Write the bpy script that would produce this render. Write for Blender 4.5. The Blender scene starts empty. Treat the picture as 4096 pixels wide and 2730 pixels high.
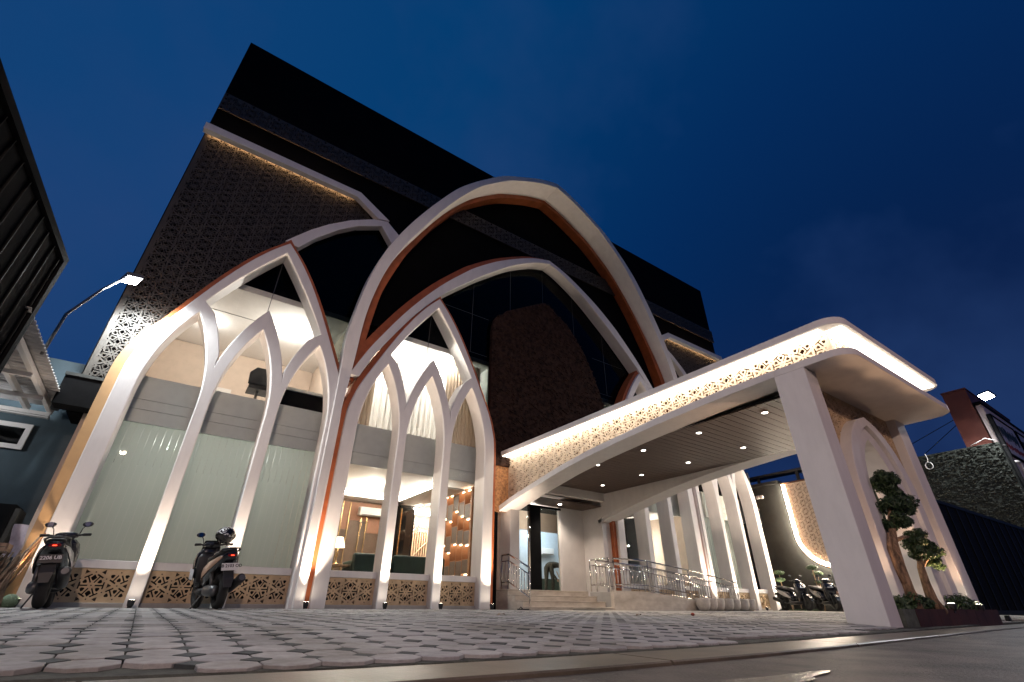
import bpy, bmesh, math, random
import numpy as np
from mathutils import Vector, Matrix
from mathutils.geometry import delaunay_2d_cdt

random.seed(7)
R = math.radians
S = bpy.context.scene
COL = S.collection

# ---------------------------------------------------------------- camera
H = 0.126
cam_d = bpy.data.cameras.new('camera')
cam = bpy.data.objects.new('camera', cam_d); COL.objects.link(cam)
cam_d.sensor_width = 36.0; cam_d.lens = 16.41
cam_d.clip_start = 0.02; cam_d.clip_end = 2000
PITCH, ROLL, YAW = R(29.649), R(0.458), R(34.827)
_f0 = Vector((math.sin(YAW), math.cos(YAW), 0)); _r0 = Vector((math.cos(YAW), -math.sin(YAW), 0)); _u0 = Vector((0, 0, 1))
_fw = _f0 * math.cos(PITCH) + _u0 * math.sin(PITCH); _up = _u0 * math.cos(PITCH) - _f0 * math.sin(PITCH)
_r = _r0 * math.cos(ROLL) + _up * math.sin(ROLL); _u = _up * math.cos(ROLL) - _r0 * math.sin(ROLL)
cam.matrix_world = Matrix(((_r.x, _u.x, -_fw.x, 0), (_r.y, _u.y, -_fw.y, 0), (_r.z, _u.z, -_fw.z, H), (0, 0, 0, 1)))
S.camera = cam

# ---------------------------------------------------------------- world, exposure
S.view_settings.view_transform = 'Standard'; S.view_settings.look = 'None'
S.view_settings.gamma = 1.0; S.view_settings.use_curve_mapping = False
S.view_settings.exposure = 0.3
S.cycles.use_denoising = True
S.cycles.max_bounces = 8; S.cycles.transparent_max_bounces = 16
S.cycles.caustics_reflective = False; S.cycles.caustics_refractive = False
S.cycles.sample_clamp_indirect = 6.0
W = bpy.data.worlds.new('World'); S.world = W; W.use_nodes = True
wn = W.node_tree.nodes; wl = W.node_tree.links
for n in list(wn): wn.remove(n)
wo = wn.new('ShaderNodeOutputWorld'); bg = wn.new('ShaderNodeBackground')
# dusk sky: deep blue, lighter and more purple to the left (after sunset) and towards the horizon, with thin cloud
tc = wn.new('ShaderNodeTexCoord'); sep = wn.new('ShaderNodeSeparateXYZ'); wl.new(tc.outputs['Generated'], sep.inputs[0])
mrx = wn.new('ShaderNodeMapRange'); mrx.inputs[1].default_value = -1; mrx.inputs[2].default_value = 1; wl.new(sep.outputs['X'], mrx.inputs[0])
rx = wn.new('ShaderNodeValToRGB'); wl.new(mrx.outputs[0], rx.inputs[0])
els = rx.color_ramp.elements
els[0].position = 0; els[0].color = (.010, .047, .150, 1); els[1].position = 1; els[1].color = (.0018, .009, .044, 1)
for p_, c_ in ((.42, (.0035, .041, .142)), (.62, (.0008, .036, .128)), (.82, (.0010, .019, .084)), (.94, (.0016, .011, .053))):
    e_ = els.new(p_); e_.color = (*c_, 1)
mrz = wn.new('ShaderNodeMapRange'); mrz.inputs[1].default_value = .05; mrz.inputs[2].default_value = .62; mrz.inputs[3].default_value = .62; mrz.inputs[4].default_value = 0; mrz.interpolation_type = 'SMOOTHSTEP'
wl.new(sep.outputs['Z'], mrz.inputs[0])
mxh = wn.new('ShaderNodeMixRGB'); wl.new(mrz.outputs[0], mxh.inputs[0]); wl.new(rx.outputs[0], mxh.inputs[1]); mxh.inputs[2].default_value = (.011, .026, .088, 1)
nz = wn.new('ShaderNodeTexNoise'); nz.inputs['Scale'].default_value = 2.1; nz.inputs['Detail'].default_value = 5; nz.inputs['Roughness'].default_value = .55
wl.new(tc.outputs['Generated'], nz.inputs['Vector'])
mrn = wn.new('ShaderNodeMapRange'); mrn.inputs[1].default_value = .48; mrn.inputs[2].default_value = .78; mrn.inputs[3].default_value = 0; mrn.inputs[4].default_value = .55
wl.new(nz.outputs['Fac'], mrn.inputs[0])
mxc = wn.new('ShaderNodeMixRGB'); wl.new(mrn.outputs[0], mxc.inputs[0]); wl.new(mxh.outputs[0], mxc.inputs[1]); mxc.inputs[2].default_value = (.018, .046, .145, 1)
wl.new(mxc.outputs[0], bg.inputs['Color']); bg.inputs['Strength'].default_value = 1.0
wl.new(bg.outputs[0], wo.inputs['Surface'])

# ---------------------------------------------------------------- materials
MATS = {}
def mat(name, col, rough=.6, metal=0., var=.08, scale=6., bump=0., bscale=60., spec=.5, dark=None, stretch=None, coat=0.):
    if name in MATS: return MATS[name]
    m = bpy.data.materials.new(name); m.use_nodes = True
    nt = m.node_tree; b = nt.nodes['Principled BSDF']
    b.inputs['Roughness'].default_value = rough; b.inputs['Metallic'].default_value = metal
    b.inputs['Specular IOR Level'].default_value = spec
    if coat: b.inputs['Coat Weight'].default_value = coat; b.inputs['Coat Roughness'].default_value = .08
    t = nt.nodes.new('ShaderNodeTexCoord'); mp = nt.nodes.new('ShaderNodeMapping')
    nt.links.new(t.outputs['Object'], mp.inputs['Vector'])
    if stretch: mp.inputs['Scale'].default_value = stretch
    n = nt.nodes.new('ShaderNodeTexNoise'); n.inputs['Scale'].default_value = scale; n.inputs['Detail'].default_value = 6
    n.inputs['Roughness'].default_value = .6
    nt.links.new(mp.outputs[0], n.inputs['Vector'])
    r = nt.nodes.new('ShaderNodeValToRGB')
    lo = dark if dark else tuple(c * (1 - var * 2) for c in col)
    hi = tuple(min(1, c * (1 + var)) for c in col)
    r.color_ramp.elements[0].position = .3; r.color_ramp.elements[0].color = (*lo, 1)
    r.color_ramp.elements[1].position = .62; r.color_ramp.elements[1].color = (*hi, 1)
    nt.links.new(n.outputs['Fac'], r.inputs['Fac']); nt.links.new(r.outputs['Color'], b.inputs['Base Color'])
    if bump:
        n2 = nt.nodes.new('ShaderNodeTexNoise'); n2.inputs['Scale'].default_value = bscale; n2.inputs['Detail'].default_value = 5
        nt.links.new(mp.outputs[0], n2.inputs['Vector'])
        bp = nt.nodes.new('ShaderNodeBump'); bp.inputs['Strength'].default_value = bump; bp.inputs['Distance'].default_value = .02
        nt.links.new(n2.outputs['Fac'], bp.inputs['Height']); nt.links.new(bp.outputs[0], b.inputs['Normal'])
    MATS[name] = m
    return m
def emit(name, col, strength):
    if name in MATS: return MATS[name]
    m = bpy.data.materials.new(name); m.use_nodes = True; nt = m.node_tree
    nt.nodes.remove(nt.nodes['Principled BSDF'])
    e = nt.nodes.new('ShaderNodeEmission'); e.inputs[0].default_value = (*col, 1); e.inputs[1].default_value = strength
    nt.links.new(e.outputs[0], nt.nodes['Material Output'].inputs[0]); MATS[name] = m
    return m
def glass(name, tint_=(.9, .95, .93), refl=.12, rough=0.):
    if name in MATS: return MATS[name]
    m = bpy.data.materials.new(name); m.use_nodes = True; nt = m.node_tree
    nt.nodes.remove(nt.nodes['Principled BSDF'])
    tr = nt.nodes.new('ShaderNodeBsdfTransparent'); tr.inputs[0].default_value = (*tint_, 1)
    gl = nt.nodes.new('ShaderNodeBsdfGlossy'); gl.inputs['Roughness'].default_value = rough
    lw = nt.nodes.new('ShaderNodeLayerWeight'); lw.inputs['Blend'].default_value = refl
    mx = nt.nodes.new('ShaderNodeMixShader')
    nt.links.new(lw.outputs['Fresnel'], mx.inputs[0]); nt.links.new(tr.outputs[0], mx.inputs[1]); nt.links.new(gl.outputs[0], mx.inputs[2])
    nt.links.new(mx.outputs[0], nt.nodes['Material Output'].inputs[0]); MATS[name] = m
    return m
def translucent(name, col, t=.5):
    if name in MATS: return MATS[name]
    m = bpy.data.materials.new(name); m.use_nodes = True; nt = m.node_tree
    nt.nodes.remove(nt.nodes['Principled BSDF'])
    d = nt.nodes.new('ShaderNodeBsdfDiffuse'); d.inputs[0].default_value = (*col, 1)
    tr = nt.nodes.new('ShaderNodeBsdfTranslucent'); tr.inputs[0].default_value = (*col, 1)
    mx = nt.nodes.new('ShaderNodeMixShader'); mx.inputs[0].default_value = t
    nt.links.new(d.outputs[0], mx.inputs[1]); nt.links.new(tr.outputs[0], mx.inputs[2])
    nt.links.new(mx.outputs[0], nt.nodes['Material Output'].inputs[0]); MATS[name] = m
    return m
def leafmat(name, c0, c1):
    m = bpy.data.materials.new(name); m.use_nodes = True; nt = m.node_tree; b = nt.nodes['Principled BSDF']
    b.inputs['Roughness'].default_value = .5
    g = nt.nodes.new('ShaderNodeNewGeometry'); r = nt.nodes.new('ShaderNodeValToRGB')
    r.color_ramp.elements[0].color = (*c0, 1); r.color_ramp.elements[1].color = (*c1, 1)
    nt.links.new(g.outputs['Random Per Island'], r.inputs[0]); nt.links.new(r.outputs[0], b.inputs['Base Color'])
    return m
WHITE = mat('white_paint', (.74, .71, .685), .6, var=.03, scale=2.6, bump=.08, bscale=22, stretch=(2.2, 2.2, .7))
WHITE2 = mat('white_wall_paint', (.70, .67, .64), .6, var=.04, scale=3)
CREAM = mat('cream_tone', (.50, .30, .135), .6, var=.06, scale=3, bump=.05)  # tan with the floodlight mixed into the colour, for the strip; also the mop handle
TAN = mat('tan_paint', (.40, .105, .030), .55, var=.12, scale=4, bump=.05)
BLACKM = mat('black_metal', (.005, .005, .0055), .8, var=.2, scale=3, spec=.08)
DARKW = mat('black_wall_panel', (.0030, .0030, .0032), .85, var=.2, scale=2, spec=.06)
LATD = mat('bronze_lattice', (.040, .033, .025), .6, var=.15, scale=3)
LATT = mat('tan_lattice', (.55, .40, .245), .6, var=.12, scale=5, bump=.05)
LATC = mat('cream_lattice', (.74, .60, .44), .6, var=.08, scale=5)
DARKIN = mat('dark_inside', (.004, .003, .0025), .9)
ORBACK = mat('tan_inner_wall', (.13, .045, .014), .8, var=.3, scale=18, bump=.3)
STONE = mat('brown_stone_cladding', (.030, .015, .010), .85, var=.6, scale=9, bump=.9, bscale=14, dark=(.006, .0035, .003), spec=.15)
GREENST = mat('green_stone_wall', (.013, .017, .011), .7, var=.6, scale=8, bump=1., bscale=13, dark=(.014, .017, .012))
MARB = mat('beige_marble', (.62, .56, .48), .18, var=.1, scale=2.5, stretch=(1, 1, 2.2), bump=.01, dark=(.46, .40, .33))
WOODC = mat('brown_ceiling_plank', (.066, .037, .022), .45, var=.25, scale=4, stretch=(.6, 14, 4))
def pavermat(name, col, v):
    m = mat(name, col, .78, var=.10, scale=16, bump=.22, bscale=150); nt = m.node_tree; b = nt.nodes['Principled BSDF']
    src = b.inputs['Base Color'].links[0].from_socket
    g = nt.nodes.new('ShaderNodeNewGeometry'); oi = nt.nodes.new('ShaderNodeObjectInfo')
    ad = nt.nodes.new('ShaderNodeMath'); ad.operation = 'ADD'; nt.links.new(g.outputs['Random Per Island'], ad.inputs[0]); nt.links.new(oi.outputs['Random'], ad.inputs[1])
    fr = nt.nodes.new('ShaderNodeMath'); fr.operation = 'FRACT'; nt.links.new(ad.outputs[0], fr.inputs[0])
    r1 = nt.nodes.new('ShaderNodeValToRGB'); r1.color_ramp.elements[0].color = (1 - v, 1 - v, 1 - v * .9, 1); r1.color_ramp.elements[1].color = (1 + v * .6, 1 + v * .55, 1 + v * .4, 1)
    nt.links.new(fr.outputs[0], r1.inputs[0])
    n = nt.nodes.new('ShaderNodeTexNoise'); n.inputs['Scale'].default_value = 1.1; n.inputs['Detail'].default_value = 7; n.inputs['Roughness'].default_value = .68
    nt.links.new(g.outputs['Position'], n.inputs['Vector'])
    r2 = nt.nodes.new('ShaderNodeValToRGB'); r2.color_ramp.elements[0].position = .36; r2.color_ramp.elements[0].color = (.55, .53, .48, 1); r2.color_ramp.elements[1].position = .56; r2.color_ramp.elements[1].color = (1, 1, 1, 1)
    nt.links.new(n.outputs['Fac'], r2.inputs[0])
    m1 = nt.nodes.new('ShaderNodeMixRGB'); m1.blend_type = 'MULTIPLY'; m1.inputs[0].default_value = 1; nt.links.new(src, m1.inputs[1]); nt.links.new(r1.outputs[0], m1.inputs[2])
    m2 = nt.nodes.new('ShaderNodeMixRGB'); m2.blend_type = 'MULTIPLY'; m2.inputs[0].default_value = 1; nt.links.new(m1.outputs[0], m2.inputs[1]); nt.links.new(r2.outputs[0], m2.inputs[2])
    nt.links.new(m2.outputs[0], b.inputs['Base Color']); return m
PAVER = pavermat('grey_paver', (.405, .40, .39), .14)
PAVERD = pavermat('dark_paver', (.045, .055, .057), .35)
MORTAR = mat('mossy_mortar', (.055, .058, .045), .9, var=.35, scale=9, bump=.4)
APRON = mat('pale_concrete', (.40, .38, .35), .7, var=.12, scale=2, bump=.1)
CHROME = mat('polished_steel', (.72, .70, .68), .12, 1., var=.03)
BLKP = mat('black_scooter_paint', (.012, .012, .014), .22, var=.2, coat=.6)
BLKPL = mat('black_plastic', (.018, .018, .019), .5, var=.2)
RUBBER = mat('tyre_rubber', (.012, .012, .012), .8, var=.2)
BRONZE = mat('brown_scooter_paint', (.34, .20, .135), .3, var=.06, coat=.6)
SILVERP = mat('silver_scooter_paint', (.33, .31, .30), .3, var=.05, coat=.6)
GREYM = mat('grey_engine_metal', (.13, .13, .13), .45, .8, var=.1)
PLATEW = mat('white_plate', (.75, .74, .72), .5, var=.03)
PLATEB = mat('black_plate', (.012, .012, .014), .5)
INKW = mat('white_ink', (.8, .8, .8), .5, var=.02); INKB = mat('black_ink', (.01, .01, .01), .6)
TEAL = mat('dark_teal_wall', (.036, .060, .074), .7, var=.18, scale=1.5, bump=.1)
REDW = mat('dark_red_wall', (.13, .035, .022), .6, var=.12, scale=2)
GREYW = mat('dark_grey_wall', (.030, .031, .028), .75, var=.2, scale=2, bump=.1)
ZINC = mat('zinc_sheet', (.52, .50, .49), .4, .35, var=.1, scale=3)
BARK = mat('bark', (.30, .19, .11), .85, var=.4, scale=10, bump=.8, bscale=30, stretch=(3, 3, 1))
WOOD = mat('old_wood', (.30, .21, .14), .8, var=.3, scale=5, stretch=(6, 6, 1))
LEAF = leafmat('leaf_green', (.012, .030, .010), (.055, .105, .035))
LEAFB = leafmat('leaf_pale_green', (.035, .070, .030), (.10, .16, .07))
WHITEGLOW = emit('lamp_glow_white', (1, .98, .96), 60)

# ---------------------------------------------------------------- mesh builder
class MB:
    def __init__(s): s.v = []; s.f = []
    def add(s, vs, fs):
        o = len(s.v); s.v += [tuple(p) for p in vs]; s.f += [tuple(i + o for i in f) for f in fs]; return s
    def box(s, x0, x1, y0, y1, z0, z1):
        return s.add([(x0, y0, z0), (x1, y0, z0), (x1, y1, z0), (x0, y1, z0), (x0, y0, z1), (x1, y0, z1), (x1, y1, z1), (x0, y1, z1)],
                     [(3, 2, 1, 0), (4, 5, 6, 7), (0, 1, 5, 4), (1, 2, 6, 5), (2, 3, 7, 6), (3, 0, 4, 7)])
    def obox(s, c, size, rot=(0, 0, 0)):
        from mathutils import Euler
        M = Matrix.Translation(c) @ Euler(rot).to_matrix().to_4x4()
        x, y, z = (a / 2 for a in size)
        return s.add([M @ Vector(p) for p in [(-x, -y, -z), (x, -y, -z), (x, y, -z), (-x, y, -z), (-x, -y, z), (x, -y, z), (x, y, z), (-x, y, z)]],
                     [(3, 2, 1, 0), (4, 5, 6, 7), (0, 1, 5, 4), (1, 2, 6, 5), (2, 3, 7, 6), (3, 0, 4, 7)])
    def loft(s, rings, cap=True, closed=True):
        n = len(rings[0]); vs = [p for r in rings for p in r]; fs = []
        for k in range(len(rings) - 1):
            for i in range(n if closed else n - 1):
                j = (i + 1) % n
                fs.append((k * n + i, k * n + j, (k + 1) * n + j, (k + 1) * n + i))
        if cap and closed: fs.append(tuple(range(n - 1, -1, -1))); fs.append(tuple((len(rings) - 1) * n + i for i in range(n)))
        return s.add(vs, fs)
    def tube(s, pts, r, n=8, cap=True):
        pts = [Vector(p) for p in pts]; rr = r if isinstance(r, (list, tuple)) else [r] * len(pts)
        rings = []; pn = None
        for i, p in enumerate(pts):
            t = (pts[min(i + 1, len(pts) - 1)] - pts[max(i - 1, 0)]).normalized()
            if pn is None: pn = t.cross(Vector((0, 0, 1))) if abs(t.z) < .95 else t.cross(Vector((1, 0, 0)))
            a = (pn - t * pn.dot(t)); a = a.normalized() if a.length > 1e-6 else t.orthogonal().normalized(); pn = a
            b = t.cross(a)
            rings.append([p + (a * math.cos(2 * math.pi * k / n) + b * math.sin(2 * math.pi * k / n)) * rr[i] for k in range(n)])
        return s.loft(rings, cap)
    def lathe(s, prof, c=(0, 0, 0), n=16, cap=True):
        rings = [[(c[0] + r * math.cos(2 * math.pi * k / n), c[1] + r * math.sin(2 * math.pi * k / n), c[2] + z) for k in range(n)] for r, z in prof]
        return s.loft(rings, cap)
    def ell(s, c, r, nu=12, nv=8, rot=None):
        rings = []
        for j in range(nv + 1):
            a = -math.pi / 2 + math.pi * j / nv; ca = max(math.cos(a), .02)
            ring = []
            for k in range(nu):
                p = Vector((r[0] * ca * math.cos(2 * math.pi * k / nu), r[1] * ca * math.sin(2 * math.pi * k / nu), r[2] * math.sin(a)))
                if rot is not None: p = rot @ p
                ring.append(Vector(c) + p)
            rings.append(ring)
        return s.loft(rings)
    def disc(s, c, nrm, r, n=16):
        nrm = Vector(nrm).normalized(); a = nrm.orthogonal().normalized(); b = nrm.cross(a)
        return s.add([Vector(c) + (a * math.cos(2 * math.pi * k / n) + b * math.sin(2 * math.pi * k / n)) * r for k in range(n)], [tuple(range(n))])
    def wheel(s, c, R_, w, n=24, m=8, axis='x'):
        # tyre torus, axle along x
        rings = []
        for k in range(n):
            a = 2 * math.pi * k / n
            ring = []
            for j in range(m):
                b = 2 * math.pi * j / m; rr = R_ - w * .5 + w * .5 * math.cos(b); xx = w * .55 * math.sin(b)
                ring.append((c[0] + xx, c[1] + rr * math.cos(a), c[2] + rr * math.sin(a)))
            rings.append(ring)
        rings.append(rings[0]); return s.loft(rings, cap=False)
    def prism(s, outline, holes, y0, y1, plane='xz', back=True):
        """outline / holes: 2D loops; y0/y1 number or function of (u,v)."""
        f0 = y0 if callable(y0) else (lambda u, v: y0); f1 = y1 if callable(y1) else (lambda u, v: y1)
        P = (lambda u, v, w: (u, w, v)) if plane == 'xz' else ((lambda u, v, w: (w, u, v)) if plane == 'yz' else (lambda u, v, w: (u, v, w)))
        v2, tris = tri2d(outline, holes)
        n = len(v2); s_v = [P(u, v, f0(u, v)) for u, v in v2]
        fs = [t for t in tris]
        if back:
            s_v += [P(u, v, f1(u, v)) for u, v in v2]; fs += [(t[0] + n, t[2] + n, t[1] + n) for t in tris]
        else:
            s_v += [P(u, v, f1(u, v)) for u, v in v2]
        k = 0
        for lp in [outline] + list(holes):
            m = len(lp)
            for i in range(m):
                a, b = k + i, k + (i + 1) % m
                fs.append((a, b, b + n, a + n))
            k += m
        return s.add(s_v, fs)
    def build(s, name, material, parent=None, smooth=False, link=True, bevel=0., angle=None):
        me = bpy.data.meshes.new(name); me.from_pydata(s.v, [], s.f)
        bm = bmesh.new(); bm.from_mesh(me); bmesh.ops.recalc_face_normals(bm, faces=bm.faces); bm.to_mesh(me); bm.free()
        mats = material if isinstance(material, (list, tuple)) else [material]
        for m in mats: me.materials.append(m)
        if smooth:
            for p in me.polygons: p.use_smooth = True
            if angle: me.set_sharp_from_angle(angle=angle)
        return mkobj(name, me, parent, bevel)
def mkobj(name, me, parent=None, bevel=0.):
    o = bpy.data.objects.new(name, me); COL.objects.link(o)
    if parent is not None:
        o.parent = parent; o.matrix_parent_inverse = WM(parent).inverted()
    if bevel:
        b = o.modifiers.new('bevel', 'BEVEL'); b.width = bevel; b.segments = 2; b.limit_method = 'ANGLE'; b.angle_limit = R(35); b.harden_normals = False
    return o
def WM(o):
    m = o.matrix_basis
    if o.parent is not None: m = WM(o.parent) @ o.matrix_parent_inverse @ m
    return m
def pip(p, poly):
    x, y = p; c = False; j = len(poly) - 1
    for i in range(len(poly)):
        xi, yi = poly[i]; xj, yj = poly[j]
        if (yi > y) != (yj > y) and x < (xj - xi) * (y - yi) / (yj - yi) + xi: c = not c
        j = i
    return c
def tri2d(outline, holes):
    loops = [list(outline)] + [list(h) for h in holes]
    vs = []; es = []; own = []
    for li, lp in enumerate(loops):
        b = len(vs)
        for i, p in enumerate(lp):
            vs.append(Vector(p)); own.append(li); es.append((b + i, b + (i + 1) % len(lp)))
    r = delaunay_2d_cdt(vs, es, [], 0, 1e-7)
    rv, rf, orig = r[0], r[2], r[3]
    mp = [o[0] if o else None for o in orig]
    tris = []
    for f in rf:
        t = [mp[i] for i in f]
        if None in t or len(set(t)) < 3: continue
        ls = {own[i] for i in t}
        if len(ls) == 1:
            li = ls.pop(); c = (sum(vs[i].x for i in t) / 3, sum(vs[i].y for i in t) / 3)
            ins = pip(c, loops[li])
            if li == 0 and not ins: continue
            if li > 0 and ins: continue
        tris.append(tuple(t))
    return [(p.x, p.y) for p in vs], tris

def tag(o, label=None, cat=None, group=None, kind=None):
    if label: o['label'] = label
    if cat: o['category'] = cat
    if group: o['group'] = group
    if kind: o['kind'] = kind
    return o
def thing(name, label, cat, loc=(0, 0, 0), rz=0., group=None):
    o = bpy.data.objects.new(name, None); COL.objects.link(o); o.empty_display_size = .2
    o.location = loc; o.rotation_euler = (0, 0, rz)
    o.matrix_basis = Matrix.Translation(loc) @ Matrix.Rotation(rz, 4, 'Z')
    return tag(o, label, cat, group)
def dup(root, loc, rz=None, label=None, name=None):
    def cp(o, par):
        c = o.copy(); COL.objects.link(c)
        if par is not None: c.parent = par
        for ch in [x for x in KIDS.get(o.name, [])]: cp(ch, c)
        return c
    KIDS = {}
    for x in bpy.data.objects:
        if x.parent is not None: KIDS.setdefault(x.parent.name, []).append(x)
    r_ = cp(root, None); r_.location = loc
    if rz is not None: r_.rotation_euler[2] = rz
    if label: r_['label'] = label
    return r_
def text_mesh(txt, size, extrude=.002, bold=False):
    cu = bpy.data.curves.new('lettering', 'FONT'); cu.body = txt; cu.size = size; cu.extrude = extrude
    cu.align_x = 'CENTER'; cu.align_y = 'CENTER'; cu.resolution_u = 3
    if bold: cu.offset = size * .018
    o = bpy.data.objects.new('lettering', cu); COL.objects.link(o)
    dg = bpy.context.evaluated_depsgraph_get(); me = bpy.data.meshes.new_from_object(o.evaluated_get(dg))
    bpy.data.objects.remove(o); bpy.data.curves.remove(cu); return me
def lettering(txt, size, M, material, parent, name='lettering', extrude=.002, bold=False):
    me = text_mesh(txt, size, extrude, bold); me.materials.clear(); me.materials.append(material)
    me.transform(M); return mkobj(name, me, parent)
def interp(tab, z):
    for (z0, w0), (z1, w1) in zip(tab, tab[1:]):
        if z0 <= z <= z1 or z1 <= z <= z0: return w0 + (w1 - w0) * (z - z0) / (z1 - z0)
    return tab[-1][1]
def smooth_curve(tab, n=6):
    """Catmull-Rom through a (z, half width) table."""
    P = [Vector(p) for p in tab]; P = [P[0] * 2 - P[1]] + P + [P[-1] * 2 - P[-2]]; out = []
    for i in range(1, len(P) - 2):
        for k in range(n):
            t = k / n; a, b, c, d = P[i - 1:i + 3]
            out.append(.5 * ((2 * b) + (c - a) * t + (2 * a - 5 * b + 4 * c - d) * t * t + (3 * b - a - 3 * c + d) * t ** 3))
    out.append(P[-2]); return [(max(0., p.y), p.x) for p in out]      # (w, z)
def offset_poly(pts, d):
    """offset an open polyline to its left by d"""
    out = []
    for i, p in enumerate(pts):
        a = Vector(pts[max(0, i - 1)]); b = Vector(pts[min(len(pts) - 1, i + 1)]); t = (b - a).normalized()
        out.append((p[0] - t.y * d, p[1] + t.x * d))
    return out

def spot(name, loc, target, power, col, angle=60, blend=.6, size=.05, parent=None):
    l = bpy.data.lights.new(name, 'SPOT'); l.energy = power; l.color = col; l.spot_size = R(angle); l.spot_blend = blend; l.shadow_soft_size = size
    o = bpy.data.objects.new(name, l); COL.objects.link(o)
    d = (Vector(target) - Vector(loc)).normalized()
    M = Matrix.Translation(loc) @ d.to_track_quat('-Z', 'Y').to_matrix().to_4x4()
    o.matrix_basis = M
    if parent is not None: o.parent = parent; o.matrix_parent_inverse = WM(parent).inverted()
    return o
def point(name, loc, power, col, size=.08, parent=None):
    l = bpy.data.lights.new(name, 'POINT'); l.energy = power; l.color = col; l.shadow_soft_size = size
    o = bpy.data.objects.new(name, l); COL.objects.link(o); o.matrix_basis = Matrix.Translation(loc)
    if parent is not None: o.parent = parent; o.matrix_parent_inverse = WM(parent).inverted()
    return o

# ---------------------------------------------------------------- lattice (pierced star pattern)
LD = .185
def lattice_holes(u0, u1, v0, v1, d=LD, pu=0., pv=0.):
    k = d / 212.; hs = []
    def ok(h): return all(u0 + .012 < x < u1 - .012 and v0 + .012 < y < v1 - .012 for x, y in h)
    def put(h, c, ang):
        ca, sa = math.cos(ang), math.sin(ang)
        q = [(c[0] + (x * ca - y * sa) * k, c[1] + (x * sa + y * ca) * k) for x, y in h]
        if ok(q): hs.append(q)
    T = [(50, -11), (158, -11), (158, -56), (182, -56), (182, 56), (158, 56), (158, 11), (50, 11)]
    K = [(88, -8), (120, -30), (148, -25), (148, 25), (120, 30), (88, 8)]
    KB = [(80, -12), (122, -46), (176, 0), (122, 46), (80, 12)]
    TR = [(80, 0), (130, -29), (130, 29)]
    DOT = [(-11, -9), (11, -9), (11, 9), (-11, 9)]
    sx, sy = 2 * 1.7320508 * d, 2 * d
    for i in range(int((u0 - pu) / sx) - 2, int((u1 - pu) / sx) + 2):
        for j in range(int((v0 - pv) / sy) - 2, int((v1 - pv) / sy) + 2):
            for (ox, oy) in ((0, 0), (sx / 2, sy / 2)):
                c = (pu + i * sx + ox, pv + j * sy + oy)
                if not (u0 - sx < c[0] < u1 + sx and v0 - sy < c[1] < v1 + sy): continue
                put(DOT, c, 0)
                for a in range(6): put(T, c, a * math.pi / 3)
                for a in range(6): put(KB if a % 3 == 1 and ox == 0 else K, c, a * math.pi / 3 + math.pi / 6)
                for a in range(3):
                    t = a * math.pi / 3 + math.pi / 6
                    m = (c[0] + 212 * k * math.cos(t), c[1] + 212 * k * math.sin(t))
                    put(DOT, m, 0); put(TR, m, t + math.pi / 2); put(TR, m, t - math.pi / 2)
    return hs
def lattice(mb, u0, u1, v0, v1, w0, w1, plane='xz', outline=None, pu=0., pv=0., d=LD):
    hs = lattice_holes(u0, u1, v0, v1, d, pu, pv)
    ol = outline or [(u0, v0), (u1, v0), (u1, v1), (u0, v1)]
    if outline:
        hs = [h for h in hs if all(pip(p, outline) for p in h)]
    mb.prism(ol, hs, w0, w1, plane, back=False)
    return mb

# ================================================================ GROUND
GZ = [(-40, -.12), (1.0, -.10), (1.9, -.06), (2.2, -.05), (2.43, -.04), (2.63, -.03), (2.83, -.018), (3.03, -.005), (3.3, .006), (3.6, .012), (4.4, .02), (10.1, .07), (14, .08), (40, .08)]
def gz(y): return interp(GZ, y)
EDGE = [(-9, 2.75), (-3, 2.45), (-1, 2.22), (-.25, 2.10), (.16, 2.04), (.67, 1.98), (1.35, 1.96), (2.63, 1.99), (3.8, 2.07), (4.97, 2.17), (6.33, 2.27), (7.8, 2.40), (9.2, 2.49), (14, 2.72), (24, 3.1)]
def edge(x): return interp(EDGE, x)

# far terrain sheet
tag(MB().add([(-300, -300, -.30), (300, -300, -.30), (300, 300, -.30), (-300, 300, -.30)], [(0, 1, 2, 3)]).build('ground', mat('bare_earth', (.06, .055, .045), .95, scale=.5)), kind='structure')
# road
ROAD = mat('worn_road_concrete', (.088, .076, .064), .60, var=.3, scale=3.2, bump=.5, bscale=70, dark=(.028, .027, .021))
tag(MB().add([(-80, -60, -.083), (80, -60, -.083), (80, 3.4, -.083), (-80, 3.4, -.083)], [(0, 1, 2, 3)]).build('road', ROAD), kind='structure')
PUD = mat('wet_puddle', (.03, .03, .028), .10, var=.2, scale=12, bump=.35, bscale=42)
pd = MB(); pts = []
random.seed(3)
for k in range(28):
    a = 2 * math.pi * k / 28; rr = 1 + .22 * math.sin(3 * a + .6) + .12 * math.sin(5 * a)
    pts.append((1.72 + .42 * rr * math.cos(a), 1.06 + .085 * rr * math.sin(a), -.0785))
pd.add(pts, [tuple(range(28))]); tag(pd.build('puddle', PUD), kind='structure')
# drain: concrete cover slabs between two dark gaps
xs = [-9 + i * .25 for i in range(int(33 / .25) + 1)]
DRAIN = mat('wet_drain_concrete', (.10, .082, .060), .40, var=.25, scale=3, bump=.12, bscale=70, dark=(.045, .042, .028), spec=.35)
drain = tag(MB().loft([[(x, edge(x) - .03, -.15), (x, edge(x) - .50, -.15)] for x in xs], cap=False, closed=False).build('drain', mat('drain_bed', (.006, .006, .005), .9)), kind='structure')
for k in range(16):
    x0 = -8.0 + 1.985 * k; x1 = x0 + 1.97
    m = MB(); n = 8
    rings = []
    for i in range(n + 1):
        x = x0 + (x1 - x0) * i / n; y1 = edge(x) - .075; y0 = edge(x) - .42; z = -.066
        rings.append([(x, y0, -.13), (x, y0, z - .006), (x, y0 + .008, z), (x, y1 - .008, z + .004), (x, y1, z - .002), (x, y1, -.13)])
    m.loft(rings); m.build('cover_slab', DRAIN, drain)
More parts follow.
